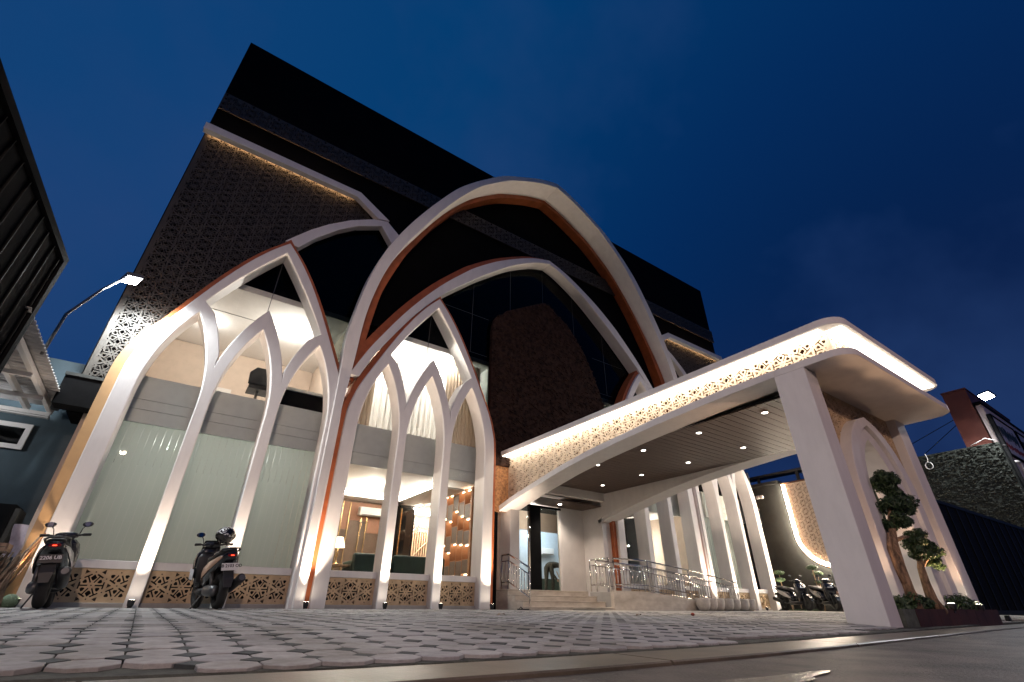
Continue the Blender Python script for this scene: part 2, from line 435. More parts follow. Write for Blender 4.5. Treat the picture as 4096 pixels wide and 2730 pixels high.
# pavement bed (mossy mortar) and its edge strip
rings = []
ys = [0, .02, .06, .15, .3, .5, .75, 1.0, 1.3, 1.6, 2.2, 4, 6, 8, 12, 18]
for x in xs:
    e = edge(x)
    rings.append([(x, e - .022, -.14), (x, e - .022, gz(e) - .014), (x, e - .01, gz(e) - .006)] + [(x, e + y, gz(e + y) - .011 - (.003 if y > .1 else 0)) for y in ys[1:]])
pave = tag(MB().loft(rings, cap=False, closed=False).build('pavement', MORTAR), kind='structure')
# paving stones
def paver_mesh(kind):
    m = MB(); g = .003
    if kind == 'o':
        a, b = .1 - g, .041 - g * .4
        base = [(-b, -a), (b, -a), (a, -b), (a, b), (b, a), (-b, a), (-a, b), (-a, -b)]
    else:
        a = .059 - g * 1.3; base = [(0, -a), (a, 0), (0, a), (-a, 0)]
    m.loft([[(x, y, -.03) for x, y in base], [(x, y, -.002) for x, y in base], [(x * .975, y * .975, 0) for x, y in base]])
    return m
def near_mesh(kind, mt):
    o = paver_mesh(kind).build('octagon_paver' if kind == 'o' else 'square_paver', mt); me = o.data
    bpy.data.objects.remove(o); return me
P_O, P_D = near_mesh('o', PAVER), near_mesh('d', PAVERD)
Y0 = 2.43; X0 = .02
pos = {'o': [], 'd': []}
for i in range(-30, 100):
    for j in range(-4, 46):
        xd, yd = X0 + .2 * i, Y0 + .2 * j
        xo, yo = xd + .1, yd + .1
        for k, (x, y) in (('d', (xd, yd)), ('o', (xo, yo))):
            if y < edge(x) + (.105 if k == 'o' else .19): continue
            if y > (8.0 if x > 6.9 else 10.02): continue
            if x < -5.5 or (x > 6.8 and y < 3.1 and x < 11.2): continue
            pos[k].append((x, y))
random.seed(5)
for k, me, nm, mt in (('o', P_O, 'octagon_paver', PAVER), ('d', P_D, 'square_paver', PAVERD)):
    L = sorted(pos[k], key=lambda p: (p[0] ** 2 + p[1] ** 2) if abs(math.atan2(p[0], p[1]) - YAW) < R(52) else 1e4 + p[0] ** 2 + p[1] ** 2)
    for (x, y) in L[:296]:
        o = bpy.data.objects.new(nm, me); COL.objects.link(o); o.parent = pave
        sl = math.atan2(gz(y + .1) - gz(y - .1), .2)
        o.matrix_basis = Matrix.Translation((x, y, gz(y) + random.uniform(-.002, .002))) @ Matrix.Rotation(sl + random.uniform(-.006, .006), 4, 'X') @ Matrix.Rotation(random.uniform(-.008, .008), 4, 'Y') @ Matrix.Rotation(random.uniform(-.02, .02), 4, 'Z')
    m = MB(); src = paver_mesh(k)
    for (x, y) in L[296:]:
        sl = (gz(y + .1) - gz(y - .1)) / .2; dz = random.uniform(-.0015, .0015); tx = random.uniform(-.006, .006)
        m.add([(x + vx, y + vy, gz(y) + vz + vy * sl + vx * tx + dz) for vx, vy, vz in src.v], src.f)
    tag(m.build(nm, mt, pave), kind='stuff')
# pale concrete apron by the steps and yard
ap = MB()
ap.loft([[(x, 7.98, gz(7.98) - .012), (x, 8.0, gz(8) + .002), (x, 9, gz(9) + .003), (x, 10.2, gz(10.2) + .004), (x, 14, gz(14) + .004)] for x in [6.9 + .5 * i for i in range(26)]], cap=False, closed=False)
tag(ap.build('yard_concrete', APRON), kind='structure')

# ================================================================ MAIN BUILDING
CX = 8.65
FY, GY = 10.08, 10.56
bld = thing('office_building', 'wide dark building with white pointed arches and a tall rounded central arch', 'building', (CX, 10.6, 0))
def B(name, mb, m, **k): return mb.build(name, m, bld, **k)
OUT = [(3.4, 1.95), (3.7, 1.945), (4.0, 1.92), (4.4, 1.82), (4.7, 1.71), (5.0, 1.57), (5.6, 1.29), (6.05, 1.07), (6.5, .83), (6.9, .59), (7.3, .31), (7.66, 0)]
INN = [(5.35, 1.225), (5.58, 1.115), (5.93, .93), (6.3, .715), (6.66, .48), (7.0, .25), (7.35, 0)]
oc = [(w, z) for w, z in smooth_curve(OUT, 4)]
ic = [(w, z) for w, z in smooth_curve(INN, 4)]
def lancet(h, zs, za, n=12):
    dz = za - zs; r_ = (h * h + dz * dz) / (2 * h); out = []
    for k in range(n + 1):
        z = zs + dz * k / n; out.append((max(0, math.sqrt(max(0, r_ * r_ - (z - zs) ** 2)) - (r_ - h)), z))
    return out
LI = lancet(.49, 3.45, 5.24)
LO = [(w, z) for w, z in lancet(.70, 3.42, 5.74, 16) if z > 4.2]
PC = 1.18                       # lancet spacing
def window_outline(c):
    L = [(c - 1.95, -.05)] + [(c - w, z) for w, z in oc] + [(c + w, z) for w, z in reversed(oc[:-1])] + [(c + 1.95, -.05)]
    for u in (PC, 0, -PC):
        L += [(c + u + .49, -.05)] + [(c + u + w, z) for w, z in LI] + [(c + u - w, z) for w, z in reversed(LI[:-1])] + [(c + u - .49, -.05)]
    # top tracery opening
    T = []
    lo = [(w, z) for w, z in LO]
    T += [(c - w, z) for w, z in reversed(lo)][::-1][:1]
    hole = [(c - w, z) for w, z in lo]                       # up the left side of the middle lancet, to its tip
    hole += [(c + w, z) for w, z in reversed(lo[:-1])]       # down its right side
    r3 = [(c + PC - w, z) for w, z in lo if PC - w > .0 and z < 5.42]
    r3 = [p for p in r3 if p[0] - c > .58]
    hole += r3
    hole += [(c + w, z) for w, z in ic if z > 5.5] + [(c - w, z) for w, z in reversed([q for q in ic[:-1] if q[1] > 5.5])]
    hole += [(2 * c - x, z) for x, z in reversed(r3)]
    # drop near-duplicate points
    out = []
    for p in hole:
        if not out or (Vector(p) - Vector(out[-1])).length > .012: out.append(p)
    return L, out
GRPS = {'A': .53, 'B': 4.53, 'b': 2 * CX - 4.53, 'a': 2 * CX - .53}
for key, c in GRPS.items():
    ol, hole = window_outline(c)
    fr = B('window_arch', MB().prism(ol, [hole], FY, GY - .012), WHITE, bevel=.018)
    # tan shadow ring behind the white frame
    q_ = .11
    ring_o = [(c - 1.95 - q_, -.05)] + offset_poly([(c - w, z) for w, z in oc[:-1]], q_) + [(c, 7.86)] + [(2 * c - x, z) for x, z in reversed(offset_poly([(c - w, z) for w, z in oc[:-1]], q_))] + [(c + 1.95 + q_, -.05)]
    inn = [(c + w * .975, z - .05) for w, z in [(1.95, -.0)] + oc]
    ring_i = [(c + 1.90, -.05)] + [(c + max(0, w - .05), z - .06) for w, z in oc] + [(c - max(0, w - .05), z - .06) for w, z in reversed(oc[:-1])] + [(c - 1.90, -.05)]
    MBr = MB().prism(ring_o + ring_i, [], FY + (.13 if key in 'Aa' else .09), GY - .02)
    MBr.build('arch_backing', TAN, fr)
    # glass
    PANE = glass('window_glass', (.95, .96, .95), .10)
    for (a, b, zt) in ((-1.92, -.602, 6.9), (-.598, .598, 7.55), (.602, 1.92, 6.9)):
        z0 = .70
        top = [(c + b, min(zt, interp(OUT, 3.4)))]
        poly = [(c + a, z0), (c + b, z0)]
        ue = [k / 10 for k in range(11)]
        tops = []
        for t in ue:
            u = b + (a - b) * t; w = abs(u)
            # height of the arch at this offset
            zz = 3.4
            for (w0, z_0), (w1, z_1) in zip(oc, oc[1:]):
                if w1 <= w <= w0 + 1e-6: zz = z_0 + (z_1 - z_0) * (w0 - w) / max(1e-6, w0 - w1)
            tops.append((c + u, zz - .04))
        MB().prism(poly + tops, [], GY, GY + .010).build('pane', PANE, fr)
    MB().box(c - .006, c + .006, GY - .011, GY - .001, 5.6, 7.4).build('glass_joint', GREYM, fr)
    for u in (-PC, 0, PC):
        # sill, plinth lattice and plinth curb between the columns
        MB().box(c + u - .488, c + u + .488, FY + .20, GY - .013, .60, .72).build('sill', WHITE, fr, bevel=.008)
        lm = MB(); lattice(lm, c + u - .487, c + u + .487, .135, .598, FY + .235, FY + .262, pu=c + u, pv=.365)
        MB().box(c + u - .487, c + u + .487, FY + .33, FY + .34, .13, .60).build('plinth_backing', DARKIN, fr)
        lm.build('plinth_lattice', LATT, fr)
        MB().box(c + u - .488, c + u + .488, FY + .19, GY - .014, -.05, .134).build('plinth_curb', APRON, fr, bevel=.006)

# grand arch, leaning forward with height
G_OUT = [(-.05, 6.37), (2, 6.37), (4.0, 6.38), (4.6, 6.39), (5.6, 6.42), (6.4, 6.34), (7.1, 6.24), (7.64, 6.13), (8.5, 5.87), (9.4, 5.46), (10.1, 5.08), (10.77, 4.68), (11.6, 4.13), (12.15, 3.65), (12.65, 3.13), (13.25, 2.43), (13.7, 1.62), (13.98, 1.08), (14.22, .5), (14.36, 0)]
G_INN = [(-.05, 6.21), (2, 6.21), (3.8, 6.20), (4.6, 6.155), (5.2, 6.13), (6.15, 6.10), (6.94, 6.0), (7.8, 5.80), (8.7, 5.46), (9.64, 4.98), (10.25, 4.65), (10.8, 4.33), (11.3, 4.0), (11.94, 3.52), (12.4, 3.10), (13.0, 2.40), (13.3, 1.98), (13.75, 1.12), (13.97, .6), (14.15, 0)]
go, gi = smooth_curve(G_OUT, 4), smooth_curve(G_INN, 4)
def ring(o, i): return [(CX - w, z) for w, z in o] + [(CX + w, z) for w, z in reversed(o[:-1])] + [(CX + w, z) for w, z in i] + [(CX - w, z) for w, z in reversed(i[:-1])]
lean = lambda u, v: 10.03 - .062 * max(0, v - 4.8)
B('grand_arch', MB().prism(ring(go, gi), [], lean, 10.27), WHITE, bevel=.012)
gl_o = [(w + .05, z + .03) for w, z in gi if z > 4.62]
L_IN = [(4.62, 6.02), (5.2, 5.97), (5.92, 5.89), (6.95, 5.77), (7.58, 5.64), (8.83, 5.22), (9.6, 4.86), (10.34, 4.48), (10.91, 4.13), (11.5, 3.74), (11.9, 3.40), (12.64, 2.60), (13.15, 1.92), (13.6, 1.08), (13.82, .58), (14.02, 0)]
B('arch_lining', MB().prism(ring(gl_o, smooth_curve(L_IN, 4)), [], 10.272, 10.63), TAN)

# middle arch
M_OUT = [(4.75, 6.17), (5.4, 5.88), (5.9, 5.62), (7.0, 4.96), (8.1, 4.15), (9.0, 3.33), (9.35, 2.96), (9.85, 2.33), (10.2, 1.8), (10.6, 1.1), (10.83, .6), (11.02, 0)]
M_INN = [(4.75, 5.94), (5.37, 5.68), (5.94, 5.36), (6.46, 5.05), (7.0, 4.70), (7.8, 4.08), (8.65, 3.22), (9.05, 2.80), (9.45, 2.33), (9.85, 1.85), (10.2, 1.36), (10.55, .76), (10.72, .40), (10.85, 0)]
mo, mi = smooth_curve(M_OUT, 4), smooth_curve(M_INN, 4)
B('middle_arch', MB().prism(ring(mo, mi), [], 10.10, GY - .015), WHITE, bevel=.012)
mo2 = [(w + .17, z + .10) for w, z in mo]; mi2 = [(max(0, w - .08), z - .05) for w, z in mo]
B('arch_backing', MB().prism(ring(mo2, mi2), [], 10.265, 10.543), TAN)

# side arches and the cornice beams (left, and mirrored on the right)
MEDP = [(.42, 7.90), (.55, 8.07), (.90, 8.52), (1.28, 8.92), (1.8, 9.36), (2.38, 9.72), (2.78, 9.85), (3.15, 9.55), (3.55, 9.2), (3.3, 8.85), (2.97, 9.17), (2.64, 9.60), (2.0, 9.25), (1.55, 8.86), (1.1, 8.36), (.74, 7.84)]
BEAMP = [(-2.02, 10.25), (-2.02, 10.47), (1.88, 10.46), (2.83, 9.88), (2.50, 9.79), (1.80, 10.25)]
PANP = [(-1.97, 3.62), (-1.3, 3.62), (-1.2, 4.7), (.4, 7.5), (1.0, 8.3), (1.6, 8.9), (2.30, 9.5), (2.36, 9.85), (1.83, 10.42), (-1.97, 10.42)]
mir = lambda P: [(2 * CX - x, z) for x, z in P]
for mfun in (lambda P: P, mir):
    B('side_arch', MB().prism(mfun(MEDP), [], 10.38, GY + .05), WHITE, bevel=.012)
    B('cornice_beam', MB().prism(mfun(BEAMP), [], 10.36, 10.535), WHITE, bevel=.012)
    P = mfun(PANP); us = [p[0] for p in P]
    lm = MB(); lattice(lm, min(us), max(us), 3.62, 10.42, 10.585, 10.625, outline=P, pu=.2 if mfun(P) is P else .2, pv=.1)
    B('wall_lattice', lm, LATD)
    # added warm glow strip, hidden under the beam to light the lattice head
    xa, xb = (-1.9, 1.75) if mfun(PANP)[0][0] < 0 else (2 * CX - 1.75, 2 * CX + 1.9)
    B('glow_strip', MB().box(xa, xb, 10.545, 10.575, 10.36, 10.37), emit('added_warm_glow', (1, .56, .26), 34))
    sx = -1 if mfun(PANP)[0][0] < 0 else 1
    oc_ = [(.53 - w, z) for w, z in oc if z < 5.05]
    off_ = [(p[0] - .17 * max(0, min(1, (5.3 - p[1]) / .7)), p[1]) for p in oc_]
    B('flood_lit_strip', MB().prism(mfun([(.53 - 2.12, -.05)] + off_ + [(x + .06, z) for x, z in reversed(oc_)] + [(.53 - 1.89, -.05)]), [], FY + .10, GY - .03), CREAM)  # lit copy of the tan backing: the floodlight's wash is put into its colour
    # the flat ledge box under the lattice
    x0, x1 = sorted((CX + sx * (CX + 2.14), CX + sx * (CX + 1.57)))
    B('ledge_box', MB().box(x0, x1, 10.40, 10.75, 3.05, 3.56), BLACKM)
    B('ledge_trim', MB().box(x0 - .01, x1, 10.38, 10.62, 3.562, 3.615), GREYW)
# black upper wall with an opening for the glazed arches
lnotch = [(-1.36, 3.6)] + [(.53 - max(.0, w - .06), z - .02) for w, z in oc[::3] if z > 3.7] + [(.60, 7.75), (.9, 8.28), (1.4, 8.80), (2.0, 9.32), (2.7, 9.70), (3.0, 9.40), (3.22, 9.05), (2.82, 8.1), (2.5, 7.0), (2.42, 6.0), (2.40, 5.2), (2.46, 4.85), (2.62, 4.86)]
lnotch += [(CX - (w - .1), z) for w, z in mo[2:-4]]
wall = [(-2.0, 3.6), (-2.0, 14.45), (19.3, 14.45), (19.3, 3.6)] + [(2 * CX - x, z) for x, z in lnotch] + [(CX, 10.92)] + list(reversed(lnotch))
wall2 = []
for p in wall:
    if not wall2 or (Vector(p) - Vector(wall2[-1])).length > .01: wall2.append(p)
B('upper_wall', MB().prism(wall2, [], 10.64, 10.80), DARKW)
# upper pierced band
lm = MB(); lattice(lm, -1.98, 19.28, 11.31, 11.94, 10.55, 10.59, pv=11.625); B('lattice_band', lm, LATD)
B('roof', MB().box(-1.98, 19.28, 10.66, 24, 14.30, 14.445), DARKW)
B('side_wall', MB().box(-1.98, -1.8, 10.81, 24, 3.05, 14.29), DARKW); B('side_wall', MB().box(19.1, 19.28, 10.81, 24, 0, 14.29), DARKW)
B('rear_wall', MB().box(-1.79, 19.09, 23.8, 24, 0, 14.29), DARKW)
# attic void, curtain glass and joints of the middle arch
B('attic_wall', MB().box(-1.78, 19.08, 11.9, 12.0, 6.56, 14.2), DARKIN)
PANE2 = glass('night_glass', (.35, .38, .37), .16)
Bo = [(4.53 + w, z) for w, z in oc if z > 3.85]
poly = [(4.53, 7.62)] + [(CX - w + .06, z) for w, z in mi if z > 7.65][:-1] + [(CX, 10.80)] + [(CX + w - .06, z) for w, z in reversed(mi[:-1]) if z > 7.65] + [(2 * CX - 4.53, 7.62)] + [(2 * CX - x, z) for x, z in reversed(Bo[:-1])] + Bo[:-1]
B('curtain_pane', MB().prism(poly, [], GY, GY + .012), PANE2)
B('curtain_pane', MB().prism([(.62, 7.62), (1.2, 6.8), (2.3, 4.75), (2.36, 5.2), (2.55, 7), (2.95, 8.4), (3.15, 9.1), (2.7, 9.66), (1.5, 8.86)], [], GY + .06, GY + .07), PANE2)
B('curtain_pane', MB().prism(mir([(.62, 7.62), (1.2, 6.8), (2.3, 4.75), (2.36, 5.2), (2.55, 7), (2.95, 8.4), (3.15, 9.1), (2.7, 9.66), (1.5, 8.86)]), [], GY + .06, GY + .07), PANE2)
JNT = mat('silicone_joint', (.05, .05, .048), .7)
for x, z0, z1 in ((5.86, 6.6, 9.2), (7.26, 7.9, 10.2), (8.65, 9.3, 10.75), (10.04, 7.9, 10.2), (11.44, 6.6, 9.2)):
    B('glass_joint', MB().box(x - .006, x + .006, GY - .006, GY - .001, z0, z1), JNT)
for x0, x1, z in ((4.9, 6.45, 7.9), (5.6, 6.45, 6.6), (10.85, 12.4, 7.9), (10.85, 11.7, 6.6)):
    B('glass_joint', MB().box(x0, x1, GY - .006, GY - .001, z - .005, z + .005), JNT)
# brown stone panel above the canopy: a slab with rounded shoulders, faced with split stones
st = [(6.50, 3.4), (6.50, 7.55)] + [(6.5 + .62 * (1 - math.cos(a)), 7.55 + .72 * math.sin(a)) for a in (.25, .5, .75, 1.0, 1.25)] + [(7.02, 8.38), (8.0, 8.98), (8.5, 9.28), (8.65, 9.33), (8.8, 9.28), (9.65, 8.74), (10.35, 7.85), (10.9, 6.6), (11.25, 5.2), (11.3, 3.4)]
sp = B('stone_panel', MB().prism(st, [], 10.40, GY - .02), STONE, bevel=.02)
random.seed(11)
m = MB()
for i in range(2600):
    x = random.uniform(6.53, 11.27); z = random.uniform(3.42, 9.3)
    if not pip((x, z), st): continue
    a, h_, d = random.uniform(.05, .13), random.uniform(.015, .04), random.uniform(.008, .035)
    t = random.uniform(-.6, .6)
    m.obox((x, 10.40, z), (a, d * 2, h_), (random.uniform(-.25, .25), t, random.uniform(-.2, .2)))
tag(m.build('split_stone', STONE, sp), kind='stuff')

# ---------------------------------------------------------------- rooms behind the glass
IN_W = mat('room_wall', (.58, .47, .385), .8, var=.03); IN_C = mat('room_ceiling', (.78, .76, .74), .8, var=.02)
SLABM = mat('white_slab_panel', (.78, .81, .78), .5, var=.03); FLOORM = mat('room_floor', (.45, .38, .32), .3)
BRP = mat('brown_wall_panel', (.13, .085, .058), .5, var=.1); BRP2 = mat('rust_wall_panel', (.30, .145, .085), .55, var=.06)
GOLD = mat('gold_strip', (.75, .50, .25), .25, .9)
def slabface(x0, x1, z0, z1, joints):
    zz = [z0] + joints + [z1]
    for a, b in zip(zz, zz[1:]): B('slab_panel', MB().box(x0, x1, 10.70, 10.76, a + .004, b - .004), SLABM)
    B('floor_slab', MB().box(x0, x1, 10.765, 15.4, z0 + .06, z1 - .02), IN_C)
slabface(-1.4, 2.42, 3.03, 3.93, [3.28, 3.47])
slabface(2.46, 6.66, 2.90, 3.85, [3.18])
slabface(10.66, 14.84, 2.90, 3.85, [3.18]); slabface(14.88, 18.7, 3.03, 3.93, [3.28, 3.47])
B('room_ceiling', MB().box(-1.7, 6.66, 10.72, 15.4, 6.40, 6.52), IN_C); B('room_ceiling', MB().box(10.66, 19.0, 10.72, 15.4, 6.40, 6.52), IN_C)
B('ceiling_trim', MB().box(-1.5, 6.60, 10.64, 10.715, 6.36, 6.50), IN_C); B('ceiling_trim', MB().box(10.66, 18.9, 10.64, 10.715, 6.36, 6.50), IN_C)
B('ceiling_joint', MB().box(-1.4, 2.4, 12.0, 12.012, 6.392, 6.399), JNT)
B('partition', MB().box(2.425, 2.455, 10.70, 15.4, 0, 6.39), IN_W); B('partition', MB().box(14.845, 14.875, 10.70, 15.4, 0, 6.39), IN_W)
B('partition', MB().box(6.665, 6.70, 10.60, 11.0, 0, 6.39), WHITE2); B('partition', MB().box(10.60, 10.655, 11.2, 12.38, 0, 6.39), WHITE2)
B('partition', MB().box(6.665, 6.70, 13.2, 15.4, 2.92, 6.39), WHITE2); B('partition', MB().box(6.665, 6.70, 11.0, 13.2, 2.92, 6.39), WHITE2)
B('room_back_wall', MB().box(-1.7, 2.42, 14.3, 14.4, 3.95, 6.39), IN_W); B('room_back_wall', MB().box(14.88, 19, 14.3, 14.4, 0, 6.39), IN_W)
B('room_back_wall', MB().box(2.46, 6.66, 13.0, 13.1, 3.87, 6.39), IN_C); B('room_back_wall', MB().box(10.66, 14.84, 13.0, 13.1, 3.87, 6.39), IN_W); B('room_back_wall', MB().box(10.66, 14.84, 12.30, 12.38, 0, 2.9), mat('dark_brown_room_wall', (.05, .030, .020), .6))
B('room_side_wall', MB().box(-1.75, -1.65, 10.85, 15.4, 0, 6.39), IN_W)
B('room_floor', MB().box(2.46, 10.6, 11.25, 18, .40, .48), FLOORM); B('room_floor', MB().box(2.46, 6.66, 10.66, 11.25, .40, .48), FLOORM)
B('room_window', MB().box(-.05, .45, 14.25, 14.29, 4.35, 5.3), WHITE2); B('room_window', MB().box(0, .40, 14.235, 14.249, 4.40, 4.80), DARKIN)
# grey-green vertical blinds behind the three left lancets, and on the far right
BLIND = translucent('grey_blind', (.64, .68, .63), .5)
def blinds(x0, x1, z0, z1, y):
    m = MB(); n = int((x1 - x0) / .115)
    for k in range(n):
        a = x0 + (x1 - x0) * k / n; b = a + (x1 - x0) / n
        m.add([(a + .001, y, z0), (b - .003, y + .004, z0), (b - .003, y + .004, z1), (a + .001, y, z1)], [(0, 1, 2, 3)])
    return tag(B('vertical_blind', m, BLIND), kind='stuff')
blinds(-1.4, 2.40, .55, 3.06, 10.80); blinds(14.9, 18.6, .55, 3.06, 10.80)
for (x, y, lab) in ((-.4, 12.2, 'added lamp backlighting the blinds of the leftmost window'), (1.4, 12.2, 'added lamp backlighting the blinds of the third lancet')):  # unseen lamps, added to brighten the blinds from behind
    t = thing('ceiling_lamp', lab, 'lamp', (x, y, 3.0)); MB().disc((x, y, 3.0), (0, 0, -1), .12).build('diffuser', emit('added_blind_backlight', (.9, 1, .96), 12), t); point('lamp_light', (x, y, 2.85), 26, (.96, 1, .96), .1, t)
B('office_back_wall', MB().box(-1.64, 2.42, 14.3, 14.4, 0, 3.0), IN_C); B('office_floor', MB().box(-1.64, 2.42, 10.66, 14.3, .30, .36), FLOORM)
# upper left room: desk edge, office chair
ds = thing('office_desk', 'white office desk seen through the upper left window, black underside', 'desk', (1.75, 11.2, 3.93))
MB().box(1.15, 2.35, 10.86, 11.5, 4.36, 4.42).build('desk_top', SLABM, ds); MB().box(1.2, 2.3, 10.9, 11.4, 4.0, 4.355).build('modesty_panel', BLACKM, ds)
ch = thing('office_chair', 'dark office chair standing behind the upper middle left lancet', 'chair', (.85, 11.3, 3.93))
MB().loft([[(.62, 11.2, 4.45), (1.1, 11.2, 4.45), (1.1, 11.28, 4.45), (.62, 11.28, 4.45)], [(.60, 11.24, 4.72), (1.12, 11.24, 4.72), (1.12, 11.32, 4.72), (.60, 11.32, 4.72)], [(.72, 11.28, 4.88), (1.0, 11.28, 4.88), (1.0, 11.34, 4.88), (.72, 11.34, 4.88)]]).build('backrest', BLKPL, ch)
MB().box(.65, 1.08, 11.25, 11.7, 4.36, 4.44).build('seat', BLKPL, ch); MB().tube([(.86, 11.45, 3.95), (.86, 11.45, 4.37)], .03).build('pedestal', GREYM, ch)
# upper second room: curtains
SHEER = translucent('sheer_curtain', (.86, .84, .80), .45); DRAPE = translucent('beige_drape', (.46, .37, .29), .25)
def curtain(x0, x1, z0, z1, y, amp, per, m, name, lab, grp):
    c = MB(); n = int((x1 - x0) / per * 8); rr = []
    for k in range(n + 1):
        x = x0 + (x1 - x0) * k / n; yy = y + amp * math.sin(2 * math.pi * (x - x0) / per) * (1 + .3 * math.sin(x * 5.1))
        rr.append([(x, yy, z0 + .012 * math.sin(x * 9)), (x, y + (yy - y) * .5, z1)])
    o = c.loft(rr, cap=False, closed=False).build(name, m, smooth=True); tag(o, lab, 'curtain', grp); return o
curtain(2.72, 3.36, 3.9, 6.36, 10.92, .045, .095, DRAPE, 'drape_curtain', 'beige pleated drape at the left end of the bright upper window', None)
curtain(5.35, 6.45, 3.9, 6.36, 10.92, .045, .10, DRAPE, 'drape_curtain', 'beige pleated drape at the right end of the bright upper window, by the stone panel', None)
curtain(2.6, 6.6, 3.9, 6.36, 11.9, .05, .16, SHEER, 'sheer_curtain', 'white sheer curtain hanging across the bright upper room', None)
for sgn in (0,):
    curtain(11.0, 11.6, 3.9, 6.36, 10.92, .045, .1, DRAPE, 'drape_curtain', 'beige drape behind the right upper window, half hidden by the canopy', None)
def ceiling_lamp(x, y, z, p, lab, col=(1, .95, .88), r=.12):
    t = thing('ceiling_lamp', lab, 'lamp', (x, y, z))
    MB().lathe([(r, 0), (r, -.02), (r * .8, -.03)], (x, y, z), 20).build('rim', WHITE2, t)
    MB().disc((x, y, z - .034), (0, 0, -1), r * .78).build('diffuser', emit('lamp_glow_warm', (1, .95, .86), 40), t)
    point('lamp_light', (x, y, z - .16), p, col, .08, t); return t
ceiling_lamp(1.30, 11.9, 6.40, 105, 'bright round ceiling lamp in the upper left room')
ceiling_lamp(3.5, 11.25, 6.40, 210, 'round ceiling lamp in the curtained upper room, nearer the left drape')
ceiling_lamp(5.5, 11.25, 6.40, 210, 'round ceiling lamp in the curtained upper room, nearer the right drape')
ceiling_lamp(-.6, 12.6, 6.40, 30, 'round ceiling lamp at the far left of the upper room, behind the first lancet')
ceiling_lamp(13.0, 11.6, 6.40, 40, 'round ceiling lamp in the upper room right of the canopy')
ceiling_lamp(16.8, 11.6, 6.40, 40, 'round ceiling lamp in the far right upper room', (.92, .97, 1))

# ---- lobby
B('lobby_back_wall', MB().box(2.46, 5.72, 14.3, 14.4, .48, 2.92), BRP)
B('lobby_hall_wall', MB().box(5.72, 10.6, 16.02, 16.1, .48, 2.92), BRP)
B('lobby_ceiling', MB().box(2.46, 10.6, 10.78, 16.0, 2.93, 2.955), IN_C)
B('ceiling_border', MB().box(2.47, 5.72, 13.75, 14.29, 2.80, 2.84), IN_C); B('ceiling_border', MB().box(5.5, 6.3, 11.2, 14.2, 2.80, 2.84), IN_C)
B('cove_light', MB().box(2.6, 5.5, 13.78, 13.82, 2.845, 2.875), emit('cove_glow', (1, .93, .82), 150)); B('cove_light', MB().box(5.5, 5.54, 11.3, 13.7, 2.845, 2.875), MATS['cove_glow'])
B('cove_light', MB().box(6.35, 8.4, 15.5, 15.55, 2.83, 2.86), MATS['cove_glow'])
B('rust_panel', MB().box(3.9, 4.32, 14.27, 14.298, 2.0, 2.75), BRP2); B('rust_panel', MB().box(4.32, 5.5, 14.27, 14.299, 2.26, 2.75), BRP2); B('rust_panel', MB().box(4.85, 5.4, 14.262, 14.298, 1.95, 2.26), BRP2)
for gx, gt in ((4.06, 2.73), (4.27, 2.72), (4.63, 2.38), (4.80, 2.37)):
    B('gold_strip', MB().box(gx - .014, gx + .014, 14.235, 14.262, .9, gt), GOLD)
ac = thing('air_conditioner', 'white split air conditioner on the brown lobby wall', 'air conditioner', (4.85, 14.2, 2.38))
MB().loft([[(4.50, 14.26, 2.40), (5.35, 14.26, 2.40), (5.35, 14.05, 2.38), (4.50, 14.05, 2.38)], [(4.50, 14.26, 2.64), (5.35, 14.26, 2.64), (5.35, 14.02, 2.61), (4.50, 14.02, 2.61)]]).build('casing', WHITE2, ac, bevel=.02)
MB().box(4.56, 5.29, 14.03, 14.045, 2.395, 2.41).build('vent', DARKIN, ac)
bc = B('black_column', MB().box(5.74, 6.22, 14.1, 14.55, .48, 2.92), mat('gloss_black', (.008, .008, .008), .08)); 
B('gold_strip', MB().box(5.76, 5.79, 14.06, 14.095, .5, 2.7), GOLD)
# slat wall and sign
for k in range(20):
    x = 6.62 + k * .085
    B('wall_slat', MB().box(x, x + .035, 15.94, 16.015, .5, 2.33), mat('oak_slat', (.48, .32, .20), .5))
for (xa, xb, h_) in ((6.9, 8.3, 1.0), (7.3, 8.3, .62)):
    m = MB(); m.tube([(xa + (xb - xa) * t, 15.925, 1.35 + h_ * math.sin(t * math.pi / 2)) for t in [k / 10 for k in range(11)]], .022, 5); B('curved_rail', m, MATS['oak_slat'])
sg = thing('lobby_sign', 'lit lobby sign with round emblem reading Nur R Tours &', 'sign', (7.3, 15.95, 2.45))
MB().box(6.60, 8.4, 15.955, 16.012, 2.335, 2.70).build('sign_board', BRP, sg)
SGN = emit('sign_glow', (1, .78, .66), 2.6)
XZ = lambda x, y, z: Matrix.Translation((x, y, z)) @ Matrix.Rotation(R(90), 4, 'X')
lettering('Nur R', .22, XZ(7.42, 15.94, 2.56), SGN, sg, extrude=.006, bold=True); lettering('Tours &', .15, XZ(7.46, 15.94, 2.39), SGN, sg, extrude=.006, bold=True)
m = MB(); m.tube([(6.98 + .135 * math.cos(a), 15.94, 2.50 + .135 * math.sin(a)) for a in [2 * math.pi * k / 24 for k in range(25)]], .013, 5, cap=False); m.build('emblem_ring', SGN, sg)
m = MB()
for k, w_ in enumerate((.05, .075, .07)): m.box(6.98 - w_, 6.98 + w_, 15.93, 15.945, 2.43 + k * .045, 2.45 + k * .045)
m.build('emblem_waves', SGN, sg)
